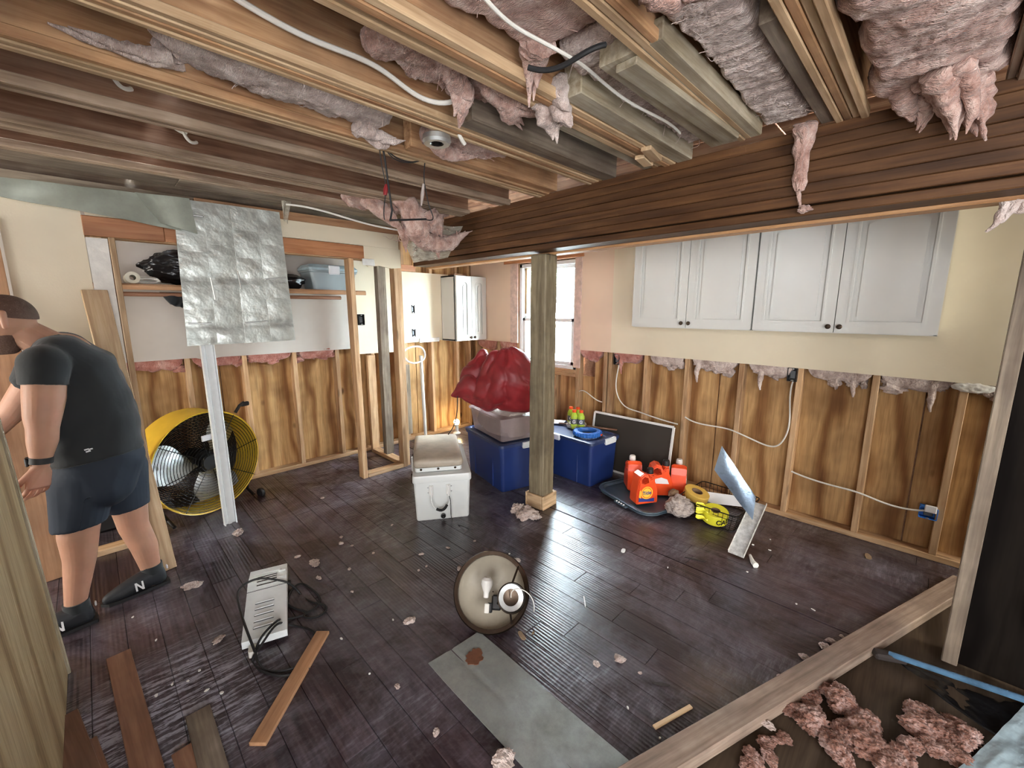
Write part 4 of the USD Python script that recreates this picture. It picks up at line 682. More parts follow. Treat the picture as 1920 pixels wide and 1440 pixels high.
for k in range(3): obj('snap', lathe([(0, 0), (.009, 0), (.006, .004), (0, .005)], 14, C @ frame((-.15+.125*k, -.303, .385), (1, 0, 0), (0, 0, 1))), L['bronze'], cs)
obj('white_box', mv(prism(rrect(.16, .20, .01), .22), TR((2.06, 3.20, 0), .5)), L['cooler_white'], label='small white box standing behind the white cooler', cat='box')
# ------------------------------------------------------------------ storage totes, red bag
def tote(name, label, o, u, v, w, l, h, lid=True, clasp=(), mt='tote_blue'):
    """o: near bottom corner; u, v unit directions of width and length"""
    t = thing(name, label, 'storage tote', o); F = np.eye(4); F[:3, 0] = u; F[:3, 1] = v; F[:3, 3] = np.array(o) + np.array(u)*w/2 + np.array(v)*l/2
    b = hullz([(rr(w-.05, l-.05, .03), 0), (rr(w-.045, l-.045, .03), .008), (rr(w-.012, l-.012, .035), h-.05), (rr(w+.012, l+.012, .04), h-.045), (rr(w+.014, l+.014, .04), h-.022)])
    ribs = [cbox(.012, .012, h-.07, .004, (sx*(w/2-.016), sy*l*.25, (h-.06)/2)) for sx in (-1, 1) for sy in (-1, 1)]
    obj('body', mv(cat(b, *ribs), F), L[mt], t)
    if lid: obj('lid', mv(hullz([(rr(w+.024, l+.024, .04), h-.030), (rr(w+.026, l+.026, .042), h-.026), (rr(w+.022, l+.022, .04), h-.006), (rr(w+.0, l+.0, .04), h), (rr(w-.05, l-.05, .04), h-.002), (rr(w-.06, l-.06, .04), h-.010)]), F), L['tote_lid'], t)
    for cx, cy, ax in clasp:
        obj('clasp', mv(hullz([(rr(.02, .15, .008), 0), (rr(.03, .16, .01), .02), (rr(.022, .15, .008), .05)]), F @ TR((cx, cy, h-.052), ax) @ TR((0, 0, 0))), L['tote_clasp'], t)
    return t, F
tA, FA = tote('storage_tote', 'navy blue storage tote under the clear tub, beside the post', (2.315, 2.445, 0), (.97, -.243, 0), (.243, .97, 0), .46, .70, .43, True, ((.05, -.366, math.pi/2), (-.02, .36, math.pi/2)))
tB, FB = tote('storage_tote', 'royal blue storage tote right of the post with drink bottles on its lid', (2.945, 1.975, 0), (.997, -.05, 0), (.05, .997, 0), .41, .66, .415, True, ((.05, -.345, math.pi/2), (-.22, .1, 0)))
ct = thing('clear_tub', 'clear plastic tub of clothes stacked on the navy tote under the red bag', 'storage tub', tuple(FA[:3, 3] + [0, 0, .431]))
G = FA @ TR((-.0, -.0, .431))
obj('shell', mv(hullz([(rr(.36, .56, .03), .002), (rr(.40, .62, .03), .19), (rr(.43, .65, .03), .195), (rr(.43, .65, .03), .21)]), G), L['clear_plastic'], ct)
g = trimesh.creation.icosphere(3); g = disp(g, .2, 3, 31); g.vertices = np.clip(g.vertices*[.22, .34, .15], [-.155, -.25, -.10], [.155, .25, .13]); obj('folded_clothes', mv(g, G @ TR((0, 0, .115))), L['rag_grey'], ct)
# the bag: hulls of lobes, joined and wrinkled
def blob(spheres, ref=.02, it=10):
    m = None
    for grp in spheres:
        h_ = Manifold.batch_hull([Manifold.sphere(r, 24).translate(tuple(float(a) for a in c)) for c, r in grp]); m = h_ if m is None else m + h_
    m = m.refine_to_length(ref); q = m.to_mesh(); t = trimesh.Trimesh(q.vert_properties[:, :3], q.tri_verts); trimesh.smoothing.filter_taubin(t, iterations=it); return t
a = lambda px, py, h: ath(px, py, h)
hb = 3.60
bagm = blob([[(a(950, 705, hb), .17), (a(990, 720, hb+.02), .16), (a(925, 730, hb), .14), (a(985, 755, hb), .08), (a(928, 672, hb), .07), (a(962, 666, hb), .07), (a(905, 740, hb), .10)],
             [(a(888, 700, hb+.12), .10), (a(906, 664, hb+.15), .05), (a(872, 735, hb+.08), .06), (a(925, 715, hb+.1), .12), (a(905, 750, hb), .06)],
             [(a(850, 741, hb), .014), (a(882, 722, hb+.03), .09), (a(915, 752, hb), .08)]], .016, 14)
vv = bagm.vertices; rd = vv - a(945, 638, hb); th = np.arctan2(rd@RT, -rd@UP); wv_ = meshkit.fbm(vv*3.5, 3, 2)
fold = np.abs(np.sin(th*5.5 + 6*wv_))**.6
vv = vv + bagm.vertex_normals*(.026*(fold-.6) + .05*(meshkit.fbm(vv*np.array([4, 4, 2.5]), 3, 5)-.5) + .010*(meshkit.fbm(vv*16, 2, 8)-.5))[:, None]
lo = (vv - G[:3, 3])@G[:3, :3]; ins = (np.abs(lo[:, 0]) < .225) & (np.abs(lo[:, 1]) < .335); vv[ins, 2] = np.maximum(vv[ins, 2], .431+.215); bagm.vertices = vv
rb = thing('laundry_bag', 'bulging dark red cloth bag slumped on the clear tub against the post', 'bag', tuple(bagm.vertices.mean(0)*[1, 1, 0] + [0, 0, bagm.vertices[:, 2].min()]))
obj('sack', bagm, L['red_cloth'], rb, smooth=70)
obj('drawstring', wire([a(858, 742, hb-.08), a(857, 770, hb-.1), a(850, 800, hb-.12), a(840, 815, hb-.14)], .004, 30), L['black_rubber'], rb)
# ------------------------------------------------------------------ things on the royal blue tote
zt = .4155
def bottle(px, py, lab, h=zt):
    p = at(px, py, h); t = thing('drink_bottle', lab, 'bottle', tuple(p), group='sports drink bottles on the blue tote')
    obj('body', lathe([(0, 0), (.030, 0), (.034, .004), (.034, .045), (.031, .055), (.031, .085), (.035, .10), (.034, .125), (.022, .150), (.015, .162), (0, .162)], 24, TR(p)), L['drink_liquid'], t)
    obj('label', lathe([(.0345, .048), (.0348, .05), (.0348, .098), (.0345, .1), (.031, .1), (.031, .048), (.0345, .048)], 24, TR(p)), L['label_grey'], t)
    obj('cap', lathe([(0, .16), (.0185, .16), (.0195, .163), (.0195, .180), (.017, .184), (0, .184)], 20, TR(p)), L['orange_jug'], t)
    d = -(p-EYE)*[1, 1, 0]; d /= np.linalg.norm(d)
    obj('logo', text('G', .030, frame(p + d*.0355 + [0, 0, .074], np.cross([0, 0, 1], d), (0, 0, 1)), .001), L['label_white'], t)
bottle(1076, 803, 'nearest left of four yellow sports drink bottles in a plastic wrap'); bottle(1089, 804, 'nearest right of four yellow sports drink bottles in a plastic wrap')
bottle(1070, 796, 'rear left of four yellow sports drink bottles in a plastic wrap'); bottle(1083, 797, 'rear right of four yellow sports drink bottles in a plastic wrap')
pw = at(1080, 800, zt); obj('bottle_wrap', disp(trimesh.creation.icosphere(3, 1.0).apply_transform(np.diag([.10, .10, .035, 1])).apply_translation(pw+[0, 0, .02]), .02, 14, 5), L['vapor_sheet'], label='torn clear plastic wrap around the yellow bottles', cat='wrap')
wbd = bar(at(1048, 793, zt+.012), at(1157, 806, zt+.012), .028, .012, (1, .5, 0)); obj('trim_strip', wbd[0], L['trim_brown'], M=wbd[1], label='narrow brown wood strip laid across the royal blue tote', cat='strip')
pr = at(1101, 815, zt+.002)
ft = thing('cable_reel', 'flat round bright blue cable reel lying on the royal blue tote', 'reel', tuple(pr))
obj('case', lathe([(.088, .0), (.12, .002), (.128, .012), (.128, .030), (.12, .040), (.088, .042), (.082, .03), (.082, .01), (.088, 0)], 40, TR(pr)), L['blue_plastic'], ft)
obj('grip_rib', cat(*[mv(cbox(.008, .012, .036, .003), TR(pr + [.128*math.cos(t), .128*math.sin(t), .021], t)) for t in np.linspace(0, 2*math.pi, 30, False)]), L['blue_plastic'], ft, kind='stuff'); obj('red_tab', mv(cbox(.03, .012, .014, .003), TR(pr + [.03, -.132, .02], .2)), L['orange_jug'], ft)
pp = at(1056, 797, zt); obj('paper_scrap', mv(disp(cbox(.14, .18, .012, .003).subdivide().subdivide().subdivide(), .006, 14, 3), TR(pp + [.03, .12, .008], .4)), L['label_white'], label='white paper scrap on the royal blue tote behind the bottles', cat='paper')
# ------------------------------------------------------------------ window screen leaning on the right wall
q = [np.array(p) for p in ((3.515, 2.33, .535), (3.515, 1.515, .535), (3.435, 1.515, .007), (3.435, 2.33, .007))]
sf = thing('window_screen', 'white framed insect screen leaning on the right wall behind the orange jugs', 'window screen', (3.3, 1.83, 0))
for i in range(4): put('frame_bar', bar(q[i], q[(i+1) % 4], .022, .014, np.cross(q[(i+1) % 4]-q[i], [-.97, 0, .22]), .002), L['white_paint'], sf)
obj('mesh_cloth', sheet(q, 4, 4, .002), L['screen_mesh'], sf)
# ------------------------------------------------------------------ slate lid, orange jugs
lc = np.array([3.09, 1.57, 0]); LM = TR(lc, math.radians(-18)); ld = thing('tub_lid', 'slate blue tub lid lying on the floor under the orange jugs', 'lid', tuple(lc))
obj('tray', mv(hullz([(rr(.44, .56, .10, 8), .0), (rr(.48, .62, .12, 8), .03), (rr(.48, .62, .12, 8), .040), (rr(.44, .58, .11, 8), .041), (rr(.41, .55, .10, 8), .024)]), LM), L['lid_slate'], ld)
obj('rim', mv(cat(*[tube([(x, y, z) for x, y in np.vstack([rr(.48+e, .62+e, .12, 8), rr(.48+e, .62+e, .12, 8)[:1]])], .007, 6, False) for e, z in ((.006, .038), (-.012, .018))]), LM), L['lid_slate'], ld)
obj('rim_handle', mv(cbox(.03, .14, .016, .005, (-.262, -.05, .026)), LM), L['lid_slate'], ld); [obj('handle_tooth', mv(cbox(.016, .010, .010, .003, (-.268, -.09+.027*k, .037)), LM), L['label_white'], ld) for k in range(4)]
def jug(px, py, rz, lab, cap, s=1.0, side=1, front=False, p=None):
    p = at(px, py, .042) if p is None else p; t = thing('detergent_jug', lab, 'jug', tuple(p), rz); M = TR(p, rz) @ np.diag([s, s, s, 1])
    prof = Polygon([(-.085, 0), (.085, 0), (.092, .012), (.088, .10), (.072, .155), (.062, .175), (.060, .215), (.030, .217), (.018, .19), (.0, .235), (-.035, .245), (-.066, .225), (-.078, .17), (-.090, .08), (-.092, .012)]).buffer(.008).buffer(-.008)
    hole = Polygon([(-.052, .178), (-.030, .170), (-.002, .178), (-.010, .208), (-.032, .216), (-.050, .205)]).buffer(.006)
    def ex(pl, d): return prism(pl, d, np.array([[1, 0, 0, 0], [0, 0, -1, d/2], [0, 1, 0, 0], [0, 0, 0, 1.0]]))
    A = ex(prof.buffer(-.010).difference(hole), .118); B = ex(prof.difference(hole.buffer(-.002)), .088); A2 = ex(prof.buffer(-.004).difference(hole), .106)
    obj('body', mv(cat(A, A2, B), M), L['orange_jug'], t)
    for sg in (1, -1):
        pass
    cM = M @ TR((.046, 0, .212))
    obj('spout', lathe([(0, 0), (.024, 0), (.022, .016), (0, .016)], 20, cM), L['orange_jug'], t)
    obj('cap', lathe([(0, .014), (.026, .014), (.027, .022), (.025, .05), (.020, .056), (0, .056)], 20, cM), L[cap], t)
    if front:
        lf = M @ frame((-.012, -.0605, .083), (1, 0, 0), (0, 0, 1))
        obj('label_panel', prism(Polygon([(-.07, -.07), (.068, -.07), (.062, .035), (.03, .06), (-.04, .06), (-.066, .03)]), .0015, lf), L['orange_jug'], t)
        obj('label_swoosh', prism(Polygon([(-.068, -.055), (.066, -.064), (.066, -.035), (.0, -.04), (-.066, -.02)]), .0022, lf), L['label_blue'], t)
        obj('logo_ring', prism(Point(0, .012).buffer(.050).difference(Point(0, .012).buffer(.042)), .003, lf), L['label_yellow'], t); obj('logo_disc', prism(Point(0, .012).buffer(.037), .003, lf), L['label_yellow'], t); obj('label_flash', prism(Polygon([(-.066, -.02), (-.05, -.03), (-.054, .04), (-.062, .03)]), .0026, lf), L['label_yellow'], t)
        obj('brand_lettering', text('Tide', .026, lf @ TR((0, .012, .003)), .0012), L['label_blue'], t)
    else:
        lf = M @ frame((0, -.0605, .10), (1, 0, 0), (0, 0, 1)); obj('label_panel', prism(Polygon([(-.06, .0), (.06, .0), (.045, .035), (.0, .05), (-.045, .035)]), .0018, lf), L['label_white'], t)
    return t
b0 = math.radians(-45)
jug(1206, 939, b0+.25, 'orange detergent jug in front of the others, round logo facing the camera', 'black_plastic', 1.02, front=True)
jug(0, 0, b0+1.5, 'orange detergent jug at the back left with a white cap', 'jug_white', 1.0, p=np.array([3.16, 1.69, .042]))
jug(0, 0, b0-.1, 'orange detergent jug in the middle with its handle arch showing and a dark cap', 'black_plastic', 1.08, p=np.array([3.20, 1.475, .042]))
jug(0, 0, b0+1.2, 'orange detergent jug on the right with a white cap beside the basket', 'jug_white', 1.0, p=np.array([3.345, 1.375, .042]))
# ------------------------------------------------------------------ wire basket and what it holds
bo = np.array([3.245, 1.02, .0]); BM = TR(bo, math.radians(-3))
bk = thing('wire_basket', 'black wire basket with tape rolls on the floor right of the orange jugs', 'basket', tuple(bo))
def loopz(w, l, z, r): return tube(np.array([(x, y, z) for x, y in np.vstack([rr(w, l, .03, 3), rr(w, l, .03, 3)[:1]])]), r, 6, False)
obj('rim', mv(cat(loopz(.46, .44, .135, .004), loopz(.445, .425, .095, .002)), BM), L['black_metal'], bk); obj('base_ring', mv(loopz(.40, .38, .006, .004), BM), L['black_metal'], bk)
ws_ = []
for k in range(13):
    f_ = (k+.5)/13-.5
    for s in (-1, 1): ws_ += [tube([(f_*.38, s*.19, .006), (f_*.44, s*.22, .135)], .0018, 5), tube([(s*.20, f_*.36, .006), (s*.23, f_*.42, .135)], .0018, 5)]
    ws_ += [tube([(f_*.39, -.19, .005), (f_*.39, .19, .005)], .0016, 5)]
obj('side_wires', mv(cat(*ws_), BM), L['black_metal'], bk)
def roll(name, label, c, ro, ri, h, mt, tilt=(0, 0), catg='tape roll', core=True):
    t = thing(name, label, catg, tuple(c)); M = TR(c, 0, *tilt)
    obj('tape', lathe([(ri+.004, 0), (ro-.002, 0), (ro, .003), (ro, h-.003), (ro-.002, h), (ri+.004, h), (ri+.004, 0)], 40, M), L[mt], t)
    if core: obj('core', lathe([(ri, -.001), (ri+.004, -.001), (ri+.004, h+.001), (ri, h+.001), (ri, -.001)], 32, M), L['tape_core'], t)
    return t, M
roll('masking_tape', 'wide roll of tan-yellow masking tape with a dark core in the wire basket', (3.24, 1.19, .085), .095, .038, .055, 'tape_yellow', (.28, .0))
roll('masking_tape', 'grey tape roll under the tan-yellow masking tape in the basket', (3.22, 1.10, .012), .075, .036, .045, 'label_grey', (.1, .0))
ctp, cM = roll('caution_tape', 'bright yellow caution tape roll at the front of the wire basket', (3.09, .985, .03), .088, .028, .076, 'caution_yellow', (.12, -.15))
tm = meshkit.text_mesh('CAUTION', .036, .0015, True); tm = tm.subdivide_to_size(.02); vv = tm.vertices.copy(); a0 = math.radians(204); rad = .0885 + vv[:, 2]; an = a0 + vv[:, 0]/.088
tm.vertices = np.stack([rad*np.cos(an), rad*np.sin(an), vv[:, 1]+.018], 1); obj('lettering', mv(tm, cM), L['black_plastic'], ctp)
[obj('loose_tape', mv(sheet([(x-.012, -.03, z), (x+.012, -.03, z+.01), (x+.02, .05, z+.03), (x-.01, .05, z+.02)], 8, 8, .0015, lambda u, v: .012*np.sin(5*u+6*v)), TR((3.06, 1.06, .02), .4)), L['caution_yellow'], ctp, smooth=60) for x, z in ((-.05, .05), (-.07, .08), (-.02, .095), (-.09, .03))]
g = trimesh.creation.icosphere(4); g = disp(g, .35, 2.0, 43); g = disp(g, .14, 6, 44); g.vertices *= [.10, .095, .075]; obj('rag', mv(g, TR((3.00, 1.21, .085))), L['rag_grey'], label='crumpled grey-beige rag stuffed in the left of the wire basket', cat='rag')
g = trimesh.creation.icosphere(3); g = disp(g, .3, 2.4, 53); g.vertices *= [.05, .04, .03]; obj('rag', mv(g, TR((3.09, 1.30, .13))), L['tape_core'], label='small brown glove lying on the rim of the wire basket', cat='glove')
obj('white_sheet', sheet([(3.30, 1.16, .03), (3.45, .90, .03), (3.45, .92, .11), (3.31, 1.18, .12)], 6, 4, .004), L['label_white'], label='white card standing inside the back of the wire basket', cat='card')
# ------------------------------------------------------------------ bent flashing: blue-looking blade and plaster-flecked track
pl = [(2.95, .94, .62), (2.95, .955, .45), (2.96, .70, .17), (2.95, .685, .30)]
obj('metal_flashing', sheet([(2.955, .935, .635), (2.94, .965, .46), (2.96, .705, .175), (2.955, .70, .34)], 18, 10, .003, lambda u, v: .02*np.sin(3.1*v)*np.sin(3.1*u) + .004*np.sin(12*v)), L['flashing_blue'], label='pointed strip of shiny bluish flashing sticking up beside the wire basket', cat='flashing', smooth=50)
b = bar((2.735, .725, .012), (3.12, .715, .235), .095, .004, (0, 1, 0), .001); tk = thing('metal_track', 'plaster-flecked metal track slanting from the floor to the wire basket', 'metal track', (2.74, .72, 0))
put('web', b, L['track_speckled'], tk)
for s in (-1, 1): put('flange', bar((2.735, .725+s*.046, .022), (3.12, .715+s*.046, .245), .022, .003, (-.5, 0, .86), .001), L['track_speckled'], tk)
obj('plaster_stick', tube([(2.80, .66, .012), (2.73, .625, .012), (2.70, .60, .014)], [.008, .014, .018], 8), L['plaster_bits'], label='white plaster-crusted stick on the floor beside the metal track', cat='stick')
# ------------------------------------------------------------------ metal heater cover and its cord
hv = np.array([.30, .953, 0]); hu = np.array([.953, -.30, 0]); ho = np.array([.318, 2.06, 0])
HM = np.eye(4); HM[:3, 0] = hu; HM[:3, 1] = hv; HM[:3, 3] = ho
ht = thing('heater', 'white louvred metal heater lying on its back with a black power cord', 'heater', tuple(ho + hu*.09 + hv*.28))
prof = [(0, .055), (.34, .085), (.40, .10), (.56, .075)]
A = [np.array([[0, 0, .0]])]; Vh, Fh = [], []
poly = Polygon([(0, .02), (.56, .02), (.56, .075), (.40, .10), (.34, .088), (0, .055)]); hw = .185
obj('case', mv(prism(poly, hw, np.array([[0, 0, 1, 0], [1, 0, 0, 0], [0, 1, 0, 0], [0, 0, 0, 1.0]])), HM), L['heater_white'], ht, smooth=False)
def topz(y): return float(np.interp(y, [0, .34, .40, .56], [.055, .088, .10, .075]))
for k in range(5):
    y = .07 + .042*k; obj('louvre', mv(cat(hullz([(rr(.085, .008, .003), 0), (rr(.08, .004, .0015), .005)]), cbox(.086, .003, .003, .001, (0, -.006, .001))), HM @ TR((.085, y, topz(y)-.001), 0, .09)), L['heater_white'], ht)
for k in range(5): obj('louvre_slot', mv(cbox(.085, .004, .003, .001), HM @ TR((.085, .061 + .042*k, topz(.061+.042*k)+.0012))), L['label_grey'], ht)
for k in range(4):
    y = .37 + .026*k; obj('slot', mv(cbox(.095, .006, .004, .001), HM @ TR((.09, y, topz(y)+.0005))), L['shard_dark'], ht)
obj('bracket', mv(cat(cbox(.13, .018, .010, .003, (.085, .49, topz(.49)+.003)), cbox(.012, .03, .012, .003, (.15, .475, topz(.475)+.004)), cbox(.03, .012, .012, .003, (.165, .462, topz(.46)+.004))), HM), L['heater_white'], ht)
obj('seam', mv(cbox(hw+.001, .003, .004, .001, (hw/2, .335, topz(.335))), HM), L['label_grey'], ht); [obj('foot', mv(cbox(.03, .03, .022, .004, (x, y, .011)), HM), L['black_rubber'], ht) for x in (.03, .155) for y in (.03, .5)]
obj('strain_relief', mv(prism(rrect(.035, .05, .01), .03), HM @ TR((.045, -.03, .005))), L['cable_white'], ht)
f = lambda px, py, z=.008: at(px, py, z)
cd = [f(478, 1222, .05), f(462, 1180, .09), f(447, 1130, .10), f(455, 1098, .115), f(480, 1086, .12), f(510, 1086, .12), f(538, 1092, .09), f(560, 1110), f(590, 1130), f(612, 1140), f(596, 1156), f(570, 1155), f(590, 1140), f(585, 1105), f(560, 1095), f(540, 1120), f(556, 1142), f(575, 1150), f(545, 1160), f(515, 1168, .095), f(490, 1195, .08), f(480, 1220, .04), f(490, 1250), f(530, 1258), f(575, 1240), f(594, 1210), f(580, 1180), f(545, 1172), f(510, 1180, .10), f(486, 1215, .06), f(474, 1235), f(500, 1262), f(545, 1265), f(580, 1252)]
obj('power_cord', wire(cd, .0055, 260), L['black_rubber'], ht); pq = f(562, 1089, .03)
obj('plug', mv(cat(lathe([(0, 0), (.012, 0), (.016, .02), (.019, .05), (.019, .075), (0, .075)], 14), cbox(.006, .016, .02, .002, (.0, .006, .083))), frame(f(545, 1091, .03), (0, 0, 1), (0, 1, 0)) @ TR((0, 0, 0), 0, 0, math.radians(0)) @ TR((0, 0, 0), 0, math.radians(-8))), L['black_rubber'], ht)
# ------------------------------------------------------------------ dome light fixture fallen on the floor
dn = np.array([-.60, -.50, .62]); dn /= np.linalg.norm(dn); dc = at(921, 1108, .155)
DM = frame(dc, np.cross([0, 0, 1.0], dn), np.cross(dn, np.cross([0, 0, 1.0], dn))); Rd = .180
lf_ = thing('ceiling_light', 'fallen dome ceiling light lying open on the floor with its bulb showing', 'light fixture', (1.31, 1.545, 0))
bowl = [(Rd*math.sin(t)*1.0, -.088*math.cos(t)*1.0 + .0) for t in np.linspace(.02, math.pi/2, 14)]
obj('glass_bowl', lathe([(r, z) for r, z in bowl] + [(r*.965, z*.94) for r, z in bowl[::-1]], 44, DM), L['glass_frost'], lf_)
obj('rim', lathe([(Rd-.012, -.012), (Rd+.008, -.016), (Rd+.012, .0), (Rd+.006, .012), (Rd-.012, .010), (Rd-.012, -.012)], 48, DM), L['bronze'], lf_)
cnp = DM @ np.array([.118, -.03, .20, 1]); CMx = frame(cnp[:3], DM[:3, 0], DM[:3, 1])
CMx = CMx @ TR((0, 0, 0), 0, .1, .25)
obj('canopy', lathe([(.0, -.03), (.045, -.03), (.062, -.02), (.066, .012), (.062, .014), (.056, -.012), (.035, -.02), (0, -.02)], 36, CMx), L['bronze'], lf_)
obj('canopy_foil', lathe([(.036, -.016), (.057, -.010), (.058, -.006), (.036, -.012), (.036, -.016)], 30, CMx), L['galvanised'], lf_)
for s in (-.9, .75): obj('rod', tube([(DM @ np.array([Rd*math.cos(s), Rd*math.sin(s)*(1 if s > 0 else 1), 0, 1]))[:3], (CMx @ np.array([.0, .05*np.sign(s), -.02, 1]))[:3]], .005, 8), L['bronze'], lf_)
obj('stem', tube([(DM @ np.array([.02, -.06, -.05, 1]))[:3], (CMx @ np.array([0, 0, -.03, 1]))[:3]], .008, 8), L['bronze'], lf_)
obj('socket_cluster', mv(cat(cbox(.05, .07, .04, .008, (.03, -.05, -.02)), cbox(.026, .045, .03, .005, (.0, -.075, .01)), cbox(.04, .03, .03, .006, (.055, -.02, .01))), DM), L['black_plastic'], lf_)
obj('socket', mv(cat(cbox(.024, .044, .022, .004, (-.012, -.078, .03))), DM), L['cable_white'], lf_)
obj('bulb', lathe([(0, 0), (.013, 0), (.014, .022), (.022, .04), (.030, .062), (.028, .082), (.016, .094), (0, .098)], 26, DM @ TR((-.022, -.03, .02), 0, -1.25, .15)), L['bulb_white'], lf_)
obj('lead_wire', wire([(CMx @ np.array(p+(1,)))[:3] for p in ((0, 0, -.01), (.02, .04, .03), (.06, .03, .05), (.10, -.02, .03), (.105, -.05, .01))], .0022, 30), L['cable_white'], lf_)
# ------------------------------------------------------------------ loose boards and sheet metal on the floor
q4 = [at(803, 1246), at(898, 1186), at(1172, 1424), at(1010, 1462)]; d_ = (q4[2]-q4[1]); d_ /= np.linalg.norm(d_)
q4 = [q4[0], q4[1], q4[1]+d_*.98, q4[0]+d_*.98]; q4 = [p + [0, 0, .006] for p in q4]
fs = thing('sheet_metal', 'long dull grey metal sheet with a rusty hole lying on the floor', 'metal sheet', tuple(np.mean(q4, 0)*[1, 1, 0]))
obj('sheet', sheet(q4, 24, 60, .003, lambda u, v: .006*np.exp(-((u-.42)/.03)**2)+.003*np.sin(9*v+3*u)), L['flashing_grey'], fs, smooth=40)
nr = np.cross(q4[1]-q4[0], q4[3]-q4[0]); hp = q4[0]*.40 + q4[1]*.60 + d_*.11
rg2 = np.random.default_rng(4); ang = np.linspace(0, 2*math.pi, 22, False); rp = .036 + rg2.uniform(-.007, .007, 22)
obj('rust_hole', prism(Polygon(np.stack([rp*np.cos(ang)*1.2, rp*np.sin(ang)], 1)), .003, TR(hp + [0, 0, .0015], .5)), L['rust'], fs)
def fboard(name, label, p0, p1, w, t, mt, z=0):
    a_, b_ = at(*p0), at(*p1); bb = bar(a_ + [0, 0, t/2+z+.0005], b_ + [0, 0, t/2+z+.0005], w, t, np.cross([0, 0, 1.0], b_-a_), .002)
    obj(name, bb[0], L[mt], M=bb[1], label=label, cat='board')
fboard('trim_board', 'orange-brown trim board lying diagonally beside the heater cord', (483, 1400), (606, 1188), .062, .016, 'trim_orange')
fboard('trim_board', 'long dark brown trim board left of the plaster dust', (223, 1231), (285, 1480), .082, .016, 'trim_brown')
fboard('trim_board', 'grey dusty board end at the bottom edge, right of the long brown board', (372, 1340), (410, 1480), .078, .020, 'grey_wood')
fboard('trim_board', 'short brown board end at the bottom edge under the grey board', (345, 1408), (372, 1480), .07, .016, 'trim_brown')
fboard('trim_board', 'dark brown board beside the plywood wall at the lower left', (118, 1350), (160, 1470), .085, .016, 'trim_brown')
fboard('trim_board', 'darker narrow board end between the two brown boards at lower left', (165, 1395), (195, 1480), .05, .014, 'trim_brown')
# sill across the opening
d2 = np.array([SD[0], SD[1], 0]); n2 = np.array([-SD[1], SD[0], 0]); n2 = n2 if n2[1] < 0 else -n2
sa = np.array([SA[0], SA[1], 0]); pA, pB = sa - d2*.02 + n2*.048, sa + d2*3.1 + n2*.048
sl = bar(pA + [0, 0, .014], pB + [0, 0, .014], .092, .052, (n2[0], n2[1], 0), .004)
obj('sill_plate', sl[0], L['sill_wood'], M=sl[1], label='long worn timber sill plate lying slantwise between the two floors', cat='sill')
# lower right corner: insulation pile, blue handle, dark bin, pale bag
def at2(px, py, z=-.014): return at(px, py, z)
def heap(pts, name, label, mt, seed, zs=.10):
    ms = []; rr_ = random.Random(seed)
    for k, (px, py, r) in enumerate(pts):
        for q_ in range(5):
            c = at2(px + rr_.uniform(-24, 24), py + rr_.uniform(-16, 16)); r2 = r*rr_.uniform(.28, .62); t_ = trimesh.creation.icosphere(subdivisions=4); t_ = disp(t_, .5, 1.9, seed+k*7+q_); t_ = disp(t_, .32, 5.5, seed+k+q_); t_ = disp(t_, .13, 15, q_)
            t_.vertices *= [r2, r2*rr_.uniform(.6, .9), r2*zs*7]; ms.append(mv(t_, TR(c + [0, 0, r2*zs*5], rr_.uniform(0, 3))))
    obj(name, cat(*ms), L[mt], label=label, cat='insulation', kind='stuff', smooth=60)
heap([(1520, 1350, .11), (1560, 1320, .10), (1600, 1370, .12), (1545, 1295, .07), (1640, 1400, .10), (1580, 1420, .10), (1680, 1440, .10), (1500, 1320, .06)], 'insulation_heap', 'torn rusty pink insulation heaped just behind the sill plate', 'insul_rust', 300, .08)
heap([(1735, 1355, .09), (1775, 1375, .10), (1800, 1400, .08), (1770, 1420, .09), (1725, 1390, .06)], 'insulation_heap', 'pink insulation heap beside the pale blue sheet at the lower right', 'insul_rust', 340, .08)
heap([(1420, 1425, .06), (1455, 1395, .05)], 'insulation_heap', 'dark rusty insulation scraps against the near side of the sill', 'insul_rust', 360, .05)
bh = thing('push_broom', 'long blue-painted broom handle with a dark head in the lower right', 'broom', (2.40, .0, 0))
e0, e1 = at(1668, 1226, .03), at(1990, 1335, .16); obj('handle', tube([e0 + (e1-e0)*t for t in np.linspace(0, 1, 12)], .0125, 12), L['blue_handle'], bh); obj('head', mv(cbox(.05, .12, .03, .008), TR(e0 + [0, .0, -.012], .5)), L['shard_dark'], bh)
c4 = [at(1690, 1240, .0), at(1925, 1318, .0), at(1905, 1400, .0), at(1760, 1300, .0)]
obj('tarp', sheet(c4, 30, 20, .006, lambda u, v: .012 + .02*(meshkit.fbm(np.stack([u*5, v*4, u*0], -1), 3, 4)-.3)), L['bag_black'], label='black plastic tarp crumpled on the subfloor below the blue broom handle', cat='tarp', smooth=60)
bc = [at(1795, 1445, .012), at(1935, 1308, .02), at(2090, 1430, .02), at(1900, 1590, .02)]; bq = sheet(bc, 40, 40, .02, lambda u, v: .03*(meshkit.fbm(np.stack([u*5, v*5, u*0], -1), 4, 9)-.5) + .02*np.sin(3.14*u))
obj('foil_board', bq, L['bag_pale'], label='pale blue crinkled sheet at the lower right corner', cat='sheet', smooth=60)
g = trimesh.creation.icosphere(3); g = disp(g, .35, 2.1, 81); g.vertices *= [.03, .06, .10]
obj('wall_bag', mv(g, TR((2.505, -.48, .37))), L['insul_rust'], label='dim pinkish tuft hanging on the dark partition at the right edge', cat='insulation', smooth=60)
